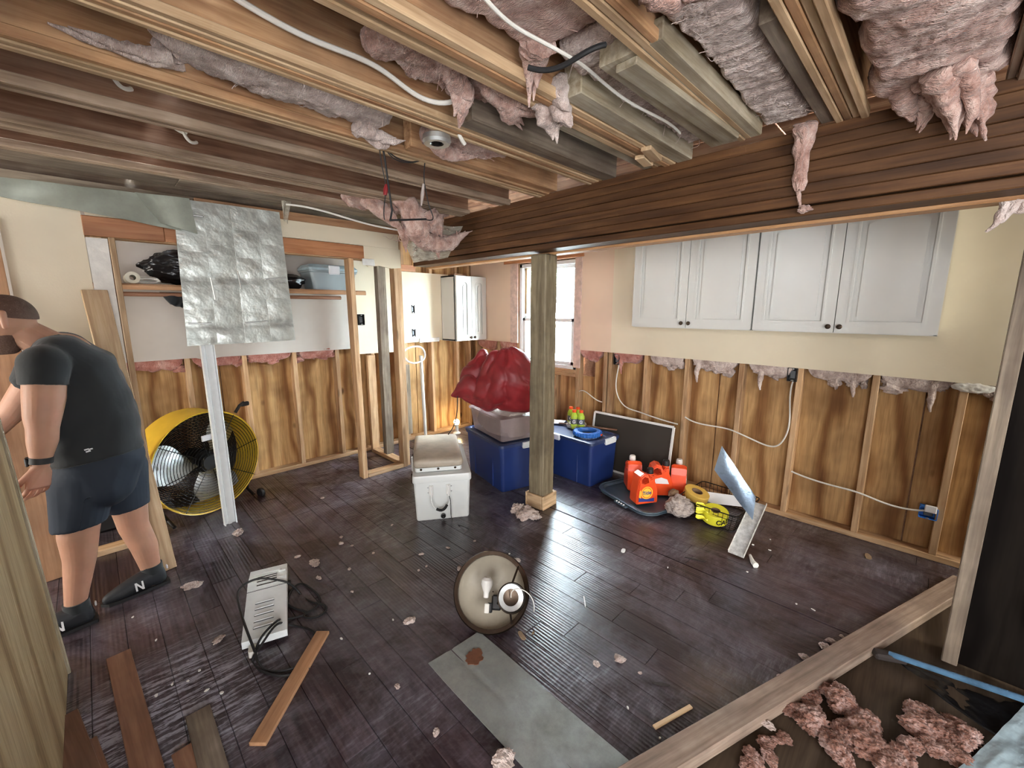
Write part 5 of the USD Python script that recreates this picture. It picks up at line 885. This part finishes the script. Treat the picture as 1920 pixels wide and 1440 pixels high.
# ------------------------------------------------------------------ insulation, cables and wires in the ceiling
def wisps(n, x0, x1, y0, y1, z, seed, ln=.05):
    rr_ = random.Random(seed); out = []
    for k in range(n):
        p = np.array([rr_.uniform(x0, x1), rr_.uniform(y0, y1), z]); d = np.array([rr_.uniform(-1, 1), rr_.uniform(-1, 1), rr_.uniform(-1.0, .1)])*ln*rr_.uniform(.4, 1.3); b_ = np.array([rr_.uniform(-1, 1), rr_.uniform(-1, 1), rr_.uniform(-.6, .4)])*ln*.3
        out.append(wire([p - d*.2 + [0, 0, .012], p + d*.3 + b_*1.2, p + d*.6 + b_*.2, p + d*.9 - b_*.7], .0014, 9, 3))
    return out
def lobe(pts, rad, seed):
    """a torn flap of fibre: a few thin ragged ropes twisted together"""
    rr_ = random.Random(seed); out = []; p = np.array(pts, float); r0 = rad[0]
    for k in range(5):
        off = np.array([rr_.uniform(-1, 1), rr_.uniform(-1, 1), rr_.uniform(-.3, .3)])*r0*.75; f = rr_.uniform(.55, 1.05); q_ = p + off*np.linspace(1, .5, len(p))[:, None]; q_[-1] = q_[0] + (q_[-1]-q_[0])*f
        out.append(fluffpath(q_, [a*rr_.uniform(.4, .75) for a in rad[:-1]] + [.002], seed+k, 26, 14, .75))
    return out
def batt(label, x0, x1, y0, y1, zb, th, seed, mt='insul_pink', amp=.016, sag=.0, ragged=.05, extra=(), fx=16, fy=16, nx=130):
    m = [fluffslab(x0, x1, y0, y1, zb, th, seed, amp, nx, 44, sag, ragged, fx, fy)] + wisps(26, x0+.02, x1-.02, y0+.02, y1-.02, zb-th*.5+.004, seed)
    for pts, rad in extra: m += lobe(pts, rad, seed + len(m)*3)
    obj('insulation_batt', cat(*m), L[mt], label=label, cat='insulation', smooth=60)
batt('pale pink batt sagging between two joists above the man, torn open at its left', .30, 1.05, 1.66, 1.925, 2.395, .08, 201, 'insul_pale', .016, .03, .10, [([(.32, 1.90, 2.37), (.15, 1.92, 2.36), (.02, 1.93, 2.37)], [.03, .02, .004]), ([(.95, 1.9, 2.34), (1.08, 1.90, 2.32), (1.18, 1.88, 2.33)], [.04, .03, .01])])
batt('torn pink scrap of batt right of the round ceiling box', 1.24, 1.66, 1.66, 1.86, 2.375, .07, 205, 'insul_pink', .02, .0, .08, [([(1.25, 1.8, 2.33), (1.4, 1.82, 2.31), (1.55, 1.80, 2.33)], [.03, .035, .015])])
batt('brownish pink batt between joists above the white cable bend', .75, 1.45, 1.23, 1.50, 2.44, .09, 211, 'insul_pink', .025, .0, .09, [([(1.05, 1.36, 2.38), (1.12, 1.40, 2.32), (1.14, 1.44, 2.26)], [.04, .03, .012]), ([(1.25, 1.30, 2.38), (1.36, 1.34, 2.33), (1.46, 1.38, 2.31)], [.05, .035, .014]), ([(1.15, 1.26, 2.40), (1.28, 1.28, 2.34), (1.42, 1.24, 2.33)], [.05, .03, .012])])
batt('dusty pink batt spanning the bay at the top centre of the photo', -.2, 1.17, .76, 1.06, 2.42, .10, 221, 'insul_pink', .014, .0, .06, [([(1.10, 1.0, 2.36), (1.15, 1.06, 2.30), (1.17, 1.085, 2.22)], [.04, .025, .01])], 9, 9)
batt('white-pink batt with combed fibres between the wide block and the ceiling beam end', 1.20, 2.26, .80, .99, 2.41, .10, 226, 'insul_pale', .016, .0, .03, (), 40, 9)
batt('pale combed batt between the wide block and the yellowish joist', 1.18, 2.24, .465, .635, 2.39, .10, 231, 'insul_pale', .016, .0, .03, (), 44, 9)
batt('pink batt bulging at the top right of centre', .2, 1.16, .44, .66, 2.40, .11, 236, 'insul_pink', .03, .01, .05, [([(.95, .52, 2.34), (1.06, .50, 2.29), (1.15, .48, 2.28)], [.06, .05, .015])], 12, 12)
batt('big drooping pink batt at the upper right, dissolving into hanging shreds', .7, 2.22, -.06, .26, 2.37, .13, 241, 'insul_pink', .022, .02, .06, [([(2.02, .08, 2.30), (2.10, .03, 2.20), (2.12, .02, 2.10)], [.06, .04, .012]), ([(2.12, .16, 2.30), (2.18, .14, 2.22), (2.19, .14, 2.16)], [.05, .03, .012]), ([(2.15, .02, 2.30), (2.20, .0, 2.2), (2.18, -.02, 2.12)], [.05, .03, .01])], 18, 10)
batt('dim pink batt beyond the drooping one at the far upper right', .9, 2.25, -.48, -.17, 2.40, .12, 246, 'insul_rust', .02, .0, .04)
fm = [fluffslab(1.40, 2.22, 2.92, 3.16, 2.36, .12, 251, .025, 90, 30, .02, .08, 16, 16)]
for k, (pts, rad) in enumerate([([(1.48, 2.90, 2.30), (1.60, 2.85, 2.21), (1.70, 2.82, 2.12)], [.05, .05, .015]), ([(1.72, 2.86, 2.28), (1.80, 2.80, 2.16), (1.84, 2.80, 2.05), (1.90, 2.78, 2.02)], [.07, .08, .06, .015]),
        ([(1.80, 2.80, 2.10), (1.98, 2.78, 2.05), (2.14, 2.74, 2.12), (2.25, 2.72, 2.17)], [.06, .075, .06, .015]), ([(1.74, 2.86, 2.14), (1.75, 2.86, 2.03), (1.755, 2.86, 1.96)], [.03, .022, .008]), ([(1.98, 2.78, 2.04), (1.985, 2.78, 1.98), (1.99, 2.78, 1.93)], [.02, .014, .005]), ([(1.9, 2.83, 2.25), (1.95, 2.79, 2.15), (2.0, 2.77, 2.07)], [.09, .08, .05])]):
    fm += lobe(pts, rad, 260+k*9)
fm += wisps(40, 1.6, 2.1, 2.72, 2.85, 2.05, 9, .07)
obj('hanging_insulation', cat(*fm), L['insul_pink'], label='torn pink insulation hanging from the ceiling by the corner of the dark beam', cat='insulation', smooth=60)
obj('hanging_insulation', cat(*lobe([(2.255, .50, 2.30), (2.262, .49, 2.17), (2.262, .485, 2.06), (2.255, .47, 1.985)], [.035, .025, .014, .010], 271), tuft((2.25, .465, 1.975), (.02, .025, .014), 5)), L['insul_pink'], label='thin pink shred dangling down the dark face of the beam', cat='insulation', smooth=60)
obj('hanging_insulation', cat(*[fluffpath([(2.47, -.13-.02*k, 1.955), (2.46, -.12-.015*k, 1.90), (2.46, -.085-.03*k, 1.84+.03*k)], [.03, .016, .004], 281+k, 16, 10, .4) for k in range(3)]), L['insul_pale'], label='wispy shred hanging under the right end of the beam', cat='insulation', smooth=60)
obj('hanging_insulation', cat(*lobe([(1.38, 1.12, 2.35), (1.36, 1.08, 2.28), (1.38, 1.05, 2.22)], [.05, .045, .012], 291), *lobe([(1.33, 1.15, 2.33), (1.40, 1.15, 2.26), (1.43, 1.16, 2.20)], [.04, .035, .01], 296)), L['insul_pale'], label='pale tuft stuffed over the joist end near the black hole', cat='insulation', smooth=60)
obj('ceiling_cable', wire([(-.3, 1.505, 2.50), (.35, 1.50, 2.42), (.62, 1.50, 2.385), (.85, 1.495, 2.38), (1.02, 1.49, 2.34), (1.12, 1.44, 2.35), (1.16, 1.40, 2.40)], .009, 80, 8), L['cable_white'], label='thick white cable along the side of a joist at the top left', cat='cable')
obj('ceiling_cable', wire([(1.30, 1.60, 2.28), (1.24, 1.58, 2.33), (1.215, 1.54, 2.42)], .009, 20, 8), L['cable_white'], label='short white cable rising out of the round ceiling box', cat='cable')
obj('ceiling_cable', wire([at(890, -25, 2.32), at(912, 0, 2.31), at(955, 42, 2.305), at(1010, 75, 2.31), at(1070, 108, 2.30), at(1120, 145, 2.32), at(1170, 185, 2.31), at(1230, 218, 2.31), at(1275, 250, 2.31)], .0055, 60, 8), L['cable_white'], label='thin white cable crossing below the batts at the top centre', cat='cable')
obj('ceiling_cable', wire([at(990, 126, 2.30), at(1010, 131, 2.29), at(1035, 130, 2.285), at(1065, 118, 2.29), at(1095, 100, 2.30), at(1135, 84, 2.32)], .008, 40, 8), L['black_rubber'], label='black cable looping under the pink batt near the wide block', cat='cable')
obj('ceiling_cable', wire([(1.1, 3.36, 2.28), (1.35, 3.26, 2.25), (1.6, 3.2, 2.20), (1.85, 3.12, 2.17), (1.98, 3.05, 2.16)], .007, 40, 8), L['cable_white'], label='pale cable sagging below the ceiling boards toward the beam corner', cat='cable')
for k, (x, y) in enumerate(((.13, 2.24), (.40, 2.70))):
    obj('wire_loop', cat(wire([(x, y, 2.52), (x+.03, y-.02, 2.45), (x+.06, y+.02, 2.40), (x+.02, y+.05, 2.42), (x+.0, y+.03, 2.52)], .006, 40), wire([(x+.04, y, 2.42), (x+.08, y+.01, 2.36), (x+.10, y+.02, 2.37)], .008, 16)), L['cable_white'], label=('frayed white cord loop between the upper left joists', 'white cord loop between the lower left joists')[k], cat='cord')
cb = thing('ceiling_box', 'round clear plastic ceiling box hanging from a joist near the centre of the ceiling', 'ceiling box', (1.18, 1.64, 2.27))
obj('ring', lathe([(.03, .0), (.055, -.002), (.062, .01), (.06, .03), (.05, .035), (.03, .02), (.03, 0)], 36, TR((1.18, 1.645, 2.262))), L['galvanised'], cb); obj('inner_ring', lathe([(.024, .004), (.03, .0), (.03, .02), (.024, .02), (.024, .004)], 28, TR((1.18, 1.645, 2.262))), L['black_metal'], cb)
Y_ = 1.99
hwm = lambda px, py: aty(px, py, Y_)
hw_ = thing('hanging_wires', 'black wires hanging from the ceiling in a square loop by the round box', 'wires', tuple(hwm(740, 412)))
obj('main_wire', tube([hwm(*p) for p in ((715, 262), (722, 300), (728, 345), (733, 380), (735, 395), (732, 412))], .0048, 8), L['black_rubber'], hw_)
obj('bottom_rod', tube([hwm(731, 413), hwm(765, 412), hwm(799, 411)], .0052, 8), L['black_rubber'], hw_)
obj('side_wire', wire([hwm(*p) for p in ((799, 412), (812, 408), (806, 390), (800, 365), (796, 345), (797, 300), (795, 262))], .0028, 40), L['black_rubber'], hw_)
obj('swag_wire', wire([hwm(*p) for p in ((718, 268), (735, 290), (760, 302), (785, 302), (802, 292), (806, 275))], .0032, 40), L['black_rubber'], hw_)
obj('swag_wire', wire([hwm(*p) for p in ((720, 272), (740, 298), (765, 305), (790, 299), (800, 285))], .0026, 40), L['black_rubber'], hw_)
obj('thin_wire', wire([hwm(*p) for p in ((711, 262), (713, 290), (718, 320), (723, 345), (722, 372), (721, 412))], .0024, 40), L['black_rubber'], hw_)
obj('red_connector', tube([hwm(724, 346), hwm(723, 356), hwm(722, 366)], [.006, .012, .009], 10), L['red_cloth'], hw_); obj('pale_connector', tube([hwm(794, 345), hwm(792, 365), hwm(790, 386)], [.006, .010, .004], 10), L['rag_grey'], hw_)
# torn plastic vapour sheet under the hanging insulation, and cobweb-like shreds of it
vs = [aty(744, 421, 3.0), aty(868, 424, 2.80), aty(838, 484, 2.80), aty(776, 492, 2.95)]
obj('vapour_sheet', sheet(vs, 24, 16, .002, lambda u, v: .02*np.sin(9*u+2*v)+.012*np.sin(17*u)), L['vapor_sheet'], label='torn cloudy plastic sheet hanging at the corner where beam meets closet wall', cat='plastic sheet', smooth=60)
obj('vapour_sheet', sheet([aty(525, 340, 3.40), aty(548, 350, 3.40), aty(540, 420, 3.43), aty(531, 412, 3.43)], 10, 16, .002, lambda u, v: .01*np.sin(9*u+5*v)), L['vapor_sheet'], label='narrow strand of cloudy plastic hanging beside the foil panel', cat='plastic sheet', smooth=60)
# ------------------------------------------------------------------ the man in the doorway: seen from his left, walking away to the left, bent forward
YM = 2.90
pe = thing('person', 'man in a black t-shirt and dark shorts bending forward through the doorway at left', 'person', (-.08, YM, 0))
A_ = lambda px, py, y=YM: aty(px, py, y)
def bones(chains):
    m = None
    for ch in chains:
        for (c0, r0), (c1, r1) in zip(ch[:-1], ch[1:]):
            b_ = hull((c0, r0), (c1, r1)); m = b_ if m is None else m + b_
    return m
def finish(m, ref=.016, it=8):
    q = m.refine_to_length(ref).to_mesh(); t = trimesh.Trimesh(q.vert_properties[:, :3], q.tri_verts); t.merge_vertices(); trimesh.smoothing.filter_taubin(t, iterations=it); return t
def hull(*sp): return Manifold.batch_hull([Manifold.sphere(r, 28).translate(tuple(map(float, c))) for c, r in sp])
def cut(m, n, p): n = np.array(n, float); n /= np.linalg.norm(n); return m.trim_by_plane(tuple(map(float, n)), float(n@np.array(p)))
LAT = np.array([0, 1.0, 0])
neck0, neck1 = A_(95, 650), A_(42, 622)
skull = A_(3, 597); fdir = A_(-70, 622) - A_(30, 596); fdir[1] = .02; fdir /= np.linalg.norm(fdir); hup = np.cross(LAT, fdir); hup = hup if hup[2] > 0 else -hup; lat = LAT
head = hull((skull - fdir*.012, .094), (skull + fdir*.03 + hup*.004, .086), (skull + fdir*.045 - hup*.05, .06)) + hull((skull + fdir*.06 - hup*.085, .042), (skull + fdir*.03 - hup*.06, .06), (skull + fdir*.085 - hup*.10, .026)) + hull((skull + fdir*.118 - hup*.03, .014), (skull + fdir*.098 + hup*.01, .012), (skull + fdir*.10 - hup*.045, .016)) + hull((skull + fdir*.10 - hup*.072, .012), (skull + fdir*.085 - hup*.072, .022))
for s in (-1, 1): head = head + hull((skull + lat*s*.088 - hup*.015 - fdir*.01, .012), (skull + lat*s*.098 + hup*.018 - fdir*.020, .013), (skull + lat*s*.088 - hup*.038, .009)) + hull((skull + fdir*.086 + hup*.022 + lat*s*.032, .016), (skull + fdir*.080 + hup*.024 + lat*s*.05, .014))
sh1, el1, wr1 = A_(84, 690, YM-.19), A_(80, 800, YM-.23), A_(76, 868, YM-.23)
sh2, el2, wr2 = A_(80, 690, YM+.19), A_(20, 775, YM+.23), A_(-30, 830, YM+.2)
hp1, kn1, cf1, an1 = A_(158, 885, YM-.07), A_(147, 1000, YM-.07), A_(150, 1045, YM-.06), A_(142, 1128, YM-.06)
hp2, kn2, cf2, an2 = A_(228, 880, YM+.09), A_(250, 985, YM+.09), A_(270, 1022, YM+.08), A_(286, 1074, YM+.08)
body = bones([[(neck0, .072), (neck1, .062), (skull - hup*.03, .066)], [(sh1, .070), (A_(83, 745, YM-.21), .068), (A_(80, 780, YM-.225), .060), (el1, .052), (A_(80, 825, YM-.23), .050), (wr1, .031)], [(sh2, .068), (el2, .05), (wr2, .031)],
    [(hp1, .085), (kn1, .076), (cf1, .062), (an1, .042)], [(hp2, .10), (kn2, .066), (cf2, .060), (an2, .040)], [(an1, .041), (A_(140, 1150, YM-.06), .040)], [(an2, .040), (A_(284, 1090, YM+.08), .039)],
    [(A_(120, 668), .11), (A_(170, 760), .12), (A_(190, 850), .12)]])
def hand(w, d0, side, s=1.0):
    """palm and five curled fingers hanging from the wrist; d0 = pointing direction, side = thumb side"""
    d0 = d0/np.linalg.norm(d0); side = side - d0*(side@d0); side /= np.linalg.norm(side); nn = np.cross(d0, side)
    m = hull((w, .026*s), (w + d0*.085*s + side*.030*s, .013*s), (w + d0*.085*s - side*.030*s, .012*s), (w + d0*.03*s + side*.026*s, .018*s), (w + d0*.03*s - side*.024*s, .017*s))
    for k, (o_, ln) in enumerate(((.031, .072), (.0105, .080), (-.0105, .074), (-.031, .058))):
        p0_ = w + d0*.082*s + side*o_*s; p1_ = p0_ + d0*ln*.42*s + nn*.010*s + side*o_*.12*s; p2_ = p1_ + d0*ln*.28*s + nn*.020*s; p3_ = p2_ + d0*ln*.16*s + nn*.022*s
        m = m + hull((p0_, .0098*s), (p1_, .0090*s)) + hull((p1_, .0090*s), (p2_, .0083*s)) + hull((p2_, .0083*s), (p3_, .0074*s))
    t0 = w + d0*.025*s + side*.028*s; t1 = t0 + d0*.035*s + side*.026*s + nn*.012*s; t2 = t1 + d0*.032*s + side*.004*s + nn*.012*s
    return m + hull((t0, .016*s), (t1, .0115*s)) + hull((t1, .0115*s), (t2, .009*s))
hd1 = A_(72, 915, YM-.23) - wr1
body = body + hand(wr1 + hd1/np.linalg.norm(hd1)*.015, hd1, np.array([-.75, -.5, 0]), 1.0) + hand(wr2, np.array([-.4, 0, -1.0]), np.array([-.5, -.6, 0])) + head
obj('body', finish(body, .011, 5), L['skin'], pe, smooth=True)
cap_ = cut(hull((skull - fdir*.016, .098), (skull + fdir*.028 + hup*.006, .090)), hup*.86 - fdir*.5, skull + hup*.000 - fdir*.03)
obj('hair', finish(cap_, .014, 4), L['hair_brown'], pe, smooth=True, label='closely cropped dark brown hair')
brd = cut(hull((skull + fdir*.062 - hup*.088, .047), (skull + fdir*.022 - hup*.062, .065), (skull + fdir*.088 - hup*.104, .033), (skull + fdir*.035 - hup*.12, .034)), -hup, skull - hup*.045)
obj('beard', finish(brd, .014, 4), L['hair_brown'], pe, smooth=True, label='full dark beard')
for s in (-1, 1): obj('eye', mv(trimesh.creation.icosphere(2, .0115), TR(skull + fdir*.098 + hup*.008 + lat*s*.033)), L['white_vinyl'], pe)
# shirt: torso and sleeves, cut at hem, neckline and cuffs
W2 = lambda px, py, r, w: [(A_(px, py) + LAT*s*w, r) for s in (-1, 1)]
T = hull(*W2(120, 668, .105, .10), *W2(165, 695, .115, .10), *W2(100, 690, .095, .10)) + hull(*W2(165, 695, .115, .10), *W2(100, 700, .10, .10), *W2(195, 770, .122, .09), *W2(140, 780, .12, .09)) + hull(*W2(195, 770, .122, .09), *W2(140, 780, .12, .09), *W2(210, 850, .125, .08), *W2(165, 870, .13, .08))
T = cut(T, A_(150, 760) - A_(178, 845), A_(182, 846))
ad = sh1-el1; S1 = cut(hull((sh1 + ad*.05, .086), (A_(83, 735, YM-.205), .082)), ad, A_(82, 724, YM-.2)); ad2 = sh2-el2; S2 = cut(hull((sh2, .084), (sh2*.55+el2*.45, .080)), ad2, sh2*.6+el2*.4)
T = T + S1 + S2 + hull((sh1, .084), (A_(120, 668, YM-.08), .10), (A_(110, 690, YM-.08), .10)) + hull((sh2, .084), (A_(120, 668, YM+.08), .10), (A_(110, 690, YM+.08), .10)) + hull((A_(100, 655), .082), *W2(120, 668, .10, .05))
T = cut(T, neck0 - neck1, A_(72, 634))
ts = finish(T, .014, 14); vv = ts.vertices; spn = A_(150, 700) - A_(190, 850); spn /= np.linalg.norm(spn); rel = vv - A_(150, 700)
ts.vertices = vv + ts.vertex_normals*(.016*(meshkit.fbm(vv*np.array([8, 8, 5]), 3, 7)-.5) + .004*np.sin(34*(rel@spn) + 9*meshkit.noise(vv*5, 3)))[:, None]
obj('t_shirt', ts, L['shirt_black'], pe, smooth=True, label='black short-sleeved t-shirt')
Q = hull(*W2(212, 850, .120, .08), *W2(165, 865, .118, .08), *W2(190, 895, .135, .07)); Q = cut(Q, (0, 0, -1.0), A_(185, 822))
z1, z2 = float(A_(146, 984, YM-.07)[2]), float(A_(245, 948, YM+.09)[2])
Q1 = cut(hull((A_(165, 885, YM-.07), .125), (A_(146, 1000, YM-.07), .092), (A_(142, 905, YM-.07), .10)), (0, 0, 1.0), (0, 0, z1)); Q2 = cut(hull((A_(222, 880, YM+.08), .12), (A_(243, 970, YM+.09), .085)), (0, 0, 1.0), (0, 0, z2))
sh_ = finish(Q + Q1 + Q2, .014, 8); vv = sh_.vertices; sh_.vertices = vv + sh_.vertex_normals*(.014*(meshkit.fbm(vv*np.array([9, 9, 4]), 3, 12)-.5))[:, None]
obj('shorts', sh_, L['shorts_navy'], pe, smooth=True, label='dark navy knee-length shorts')
hits, _, _ = trimesh.ray.ray_triangle.RayMeshIntersector(ts).intersects_location([EYE], [A_(167, 845) - EYE], multiple_hits=True)
lpnt = min(hits, key=lambda q_: np.linalg.norm(q_-EYE)) if len(hits) else A_(167, 845, YM-.22)
LMx = frame(lpnt + np.array([0, -.004, 0]), (1, 0, 0), (0, 0, 1)); obj('hem_logo', cat(*[mv(prism(Polygon([(x, y), (x+.016, y+.003), (x+.014, y+.009), (x-.002, y+.006)]), .002), LMx) for x, y in ((-.010, -.006), (-.002, .003), (-.014, .004))]), L['shoe_logo'], pe, kind='stuff')
def shoe(heel, toe, lab):
    d = (toe - heel)*[1, 1, 0]; d /= np.linalg.norm(d); F_ = frame(heel*[1, 1, 0], d, np.cross([0, 0, 1.0], d))
    pts = [((.035, 0, .042), .040), ((.045, 0, .080), .042), ((.12, 0, .060), .046), ((.19, .004, .040), .042), ((.245, .006, .030), .028), ((.20, -.012, .034), .034)]
    W_ = lambda c: (F_ @ np.array(c + (1,)))[:3]
    m = hull(*[(W_(c), r) for c, r in pts[:3]]) + hull(*[(W_(c), r) for c, r in pts[2:]]); m = cut(m, (0, 0, 1.0), (0, 0, .014))
    s = obj('shoe', finish(m, .012, 5), L['shoe_black'], pe, smooth=True, label=lab)
    sole = Polygon([(-.008, -.036), (.10, -.042), (.20, -.050), (.255, -.035), (.275, .005), (.25, .040), (.18, .046), (.08, .040), (-.005, .036)]).buffer(.004)
    obj('sole', prism(sole, .016, F_ @ TR((0, 0, .0005))), L['black_rubber'], s)
    sd = 1 if F_[:3, 1] @ (EYE - heel) > 0 else -1
    obj('side_logo', mv(text('N', .042, np.eye(4), .002), F_ @ frame((.125, sd*.050, .056), (-sd, 0, 0), (0, -sd*.45, 1))), L['shoe_logo'], s)
    obj('heel_tab', mv(cbox(.008, .02, .022, .003, (-.010, 0, .085)), F_), L['shoe_logo'], s)
c1 = an1*[1, 1, 0]; c2 = an2*[1, 1, 0]
shoe(c1 + [.055, .0, 0], c1 + [-.2, -.02, 0], 'black running shoe on the nearer foot'); shoe(c2 + [.055, .0, 0], c2 + [-.2, -.035, 0], 'black running shoe on the farther foot')
for an_ in (an1, an2): obj('sock', lathe([(.042, -.03), (.050, -.03), (.049, .015), (.042, .015), (.042, -.03)], 24, TR(an_*[1, 1, 0] + [0, 0, .115])), L['shirt_black'], pe)
wd = (el1-wr1)/np.linalg.norm(el1-wr1); WMx = frame(wr1 + wd*.014, np.cross(wd, (1, 0, 0)), np.cross(wd, np.cross(wd, (1, 0, 0))))
wt = obj('watch', lathe([(.034, -.013), (.039, -.013), (.039, .013), (.034, .013), (.034, -.013)], 28, WMx), L['black_rubber'], pe); obj('watch_face', mv(cbox(.012, .034, .038, .004), TR(wr1 + wd*.014 + [-.040, 0, 0])), L['black_metal'], wt)
# ------------------------------------------------------------------ small debris lying on the floor
rd_ = random.Random(21)
SC = {(448, 1001): 'largest pink insulation scrap in front of the metal prop stud', (360, 1101): 'pink insulation scrap beside the toe of the farther shoe, right of it', (768, 1167): 'ragged insulation scrap left of the fallen ceiling light', (410, 1201): 'flat insulation scrap left of the lower end of the heater', (590, 1058): 'forked insulation scrap beyond the plug of the heater cord',
 (862, 1068): 'round pale scrap touching the left rim of the fallen ceiling light', (968, 1053): 'pale scrap behind the rim of the fallen ceiling light', (660, 1110): 'small scrap halfway between the heater and the fallen ceiling light', (945, 1428): 'insulation scrap beside the metal sheet at the bottom edge', (1118, 1246): 'scrap on the open floor right of the metal sheet',
 (1160, 1237): 'twin-lobed pale scrap in the middle of the floor right of the metal sheet', (1546, 1215): 'biggest of the pale scraps lined up along the sill plate', (1508, 1234): 'pale scrap along the sill plate, nearest the camera of the row', (1312, 1380): 'pale scrap lying on the near part of the sill plate', (605, 935): 'pale scrap on the floor below the closet corner stud', (745, 1288): 'small scrap left of the metal sheet', (818, 1375): 'small scrap near the left edge of the metal sheet'}
def scrap(px, py, r, kind='insul_pale', lab='scrap of pale insulation fluff on the dark floor', grp='insulation scraps strewn over the floor', cat_='insulation scrap', flat=.4):
    p = at(px, py); s = rd_.randrange(9999)
    lab = SC.get((px, py), lab)
    obj('insulation_scrap', tuft(p + [0, 0, r*flat*.8], (r*rd_.uniform(.8, 1.1), r*rd_.uniform(.55, .85), r*flat), s, .42, 3, rd_.uniform(0, 3)), L[kind], label=lab, cat=cat_, group=grp if (px, py) not in SC else 'larger insulation scraps on the floor', smooth=50)
for px, py, r in ((448, 1001, .045), (360, 1101, .04), (768, 1167, .034), (410, 1201, .026), (590, 1058, .035), (862, 1068, .026), (968, 1053, .03), (755, 1145, .0), (660, 1024, .012), (700, 1038, .012), (655, 1068, .014), (660, 1110, .012), (598, 1085, .02), (790, 1040, .016), (745, 1288, .016), (818, 1375, .018), (945, 1428, .045), (640, 1020, .02), (558, 1045, .018), (785, 1070, .012), (1118, 1246, .020), (1170, 1238, .012), (1200, 1263, .010), (1160, 1237, .024), (1546, 1215, .03), (1560, 1205, .025), (1508, 1234, .022), (1578, 1194, .014), (1312, 1380, .03), (1440, 1362, .022), (1462, 1270, .014), (655, 1098, .0), (395, 1205, .0), (605, 935, .02), (640, 1008, .014), (735, 985, .012), (890, 1015, .012), (840, 1028, .015), (800, 1062, .01)):
    if r: scrap(px, py, r*.9)
obj('insulation_clump', cat(*[tuft(at(985+dx, 965+dy) + [0, 0, .03], (.055, .045, .035), 400+k, .45, 3, k) for k, (dx, dy) in enumerate(((-14, -4), (6, 0), (14, 8), (-2, 6)))]), L['insul_pale'], label='fluffy pink clump of insulation at the foot of the rough post', cat='insulation', smooth=50)
def flake(px, py, w, h, rz, mt, label, catg='debris', group=None, z=0.001, up=.004):
    p = at(px, py); s = rd_.randrange(9999); g_ = np.random.default_rng(s); n_ = 8; an_ = np.linspace(0, 2*math.pi, n_, False); q_ = np.stack([w*np.cos(an_), h*np.sin(an_)], 1)*g_.uniform(.75, 1.15, (n_, 1))
    obj('flake', prism(Polygon(q_), up, TR(p + [0, 0, z], rz, g_.uniform(-.02, .02))), L[mt], label=label, cat=catg, group=group, smooth=False)
flake(1169, 1033, .028, .014, .3, 'plaster_bits', 'white paint chip on the floor in front of the wire basket')
flake(978, 1192, .034, .013, 1.2, 'shard_brown', 'curled pale wood chip near the end of the grey metal sheet')
flake(1000, 1187, .012, .006, .2, 'shard_brown', 'tiny pale chip beside the curled wood chip'); flake(1096, 1128, .0035, .05, -.85, 'plaster_bits', 'thin white sliver on the glossy patch of floor')
flake(1305, 1050, .006, .07, .35, 'shard_dark', 'black metal sliver on the floor left of the metal track'); flake(1240, 1284, .008, .035, .6, 'shard_dark', 'dark splinter on the floor near the sill')
flake(1628, 1044, .045, .02, .2, 'shard_brown', 'pale chip of wood near the right wall plate'); flake(1555, 1008, .0, .0, 0, 'shard_brown', 'x') if 0 else None
fboard('splinter', 'pointed broken wood splinter lying near the sill plate', (1226, 1366), (1296, 1326), .018, .008, 'pale_wood')
for px, py in ((1100, 895), (955, 1042), (930, 1045), (1420, 1018), (1440, 1030), (1445, 1008), (640, 1195), (745, 1160), (345, 1275), (372, 1262), (300, 1300), (318, 1282), (265, 1330), (290, 1200), (390, 1290), (410, 1300), (250, 1160), (1230, 1390), (1500, 1130), (1520, 1148), (1250, 1060), (1400, 1070), (1180, 1330), (905, 1330), (690, 1260)):
    flake(px + rd_.randint(-9, 9), py + rd_.randint(-5, 5), rd_.uniform(.004, .010), rd_.uniform(.003, .007), rd_.uniform(0, 3), 'plaster_bits', 'small white crumb of plaster on the dark floor', 'plaster crumb', 'plaster crumbs on the floor')
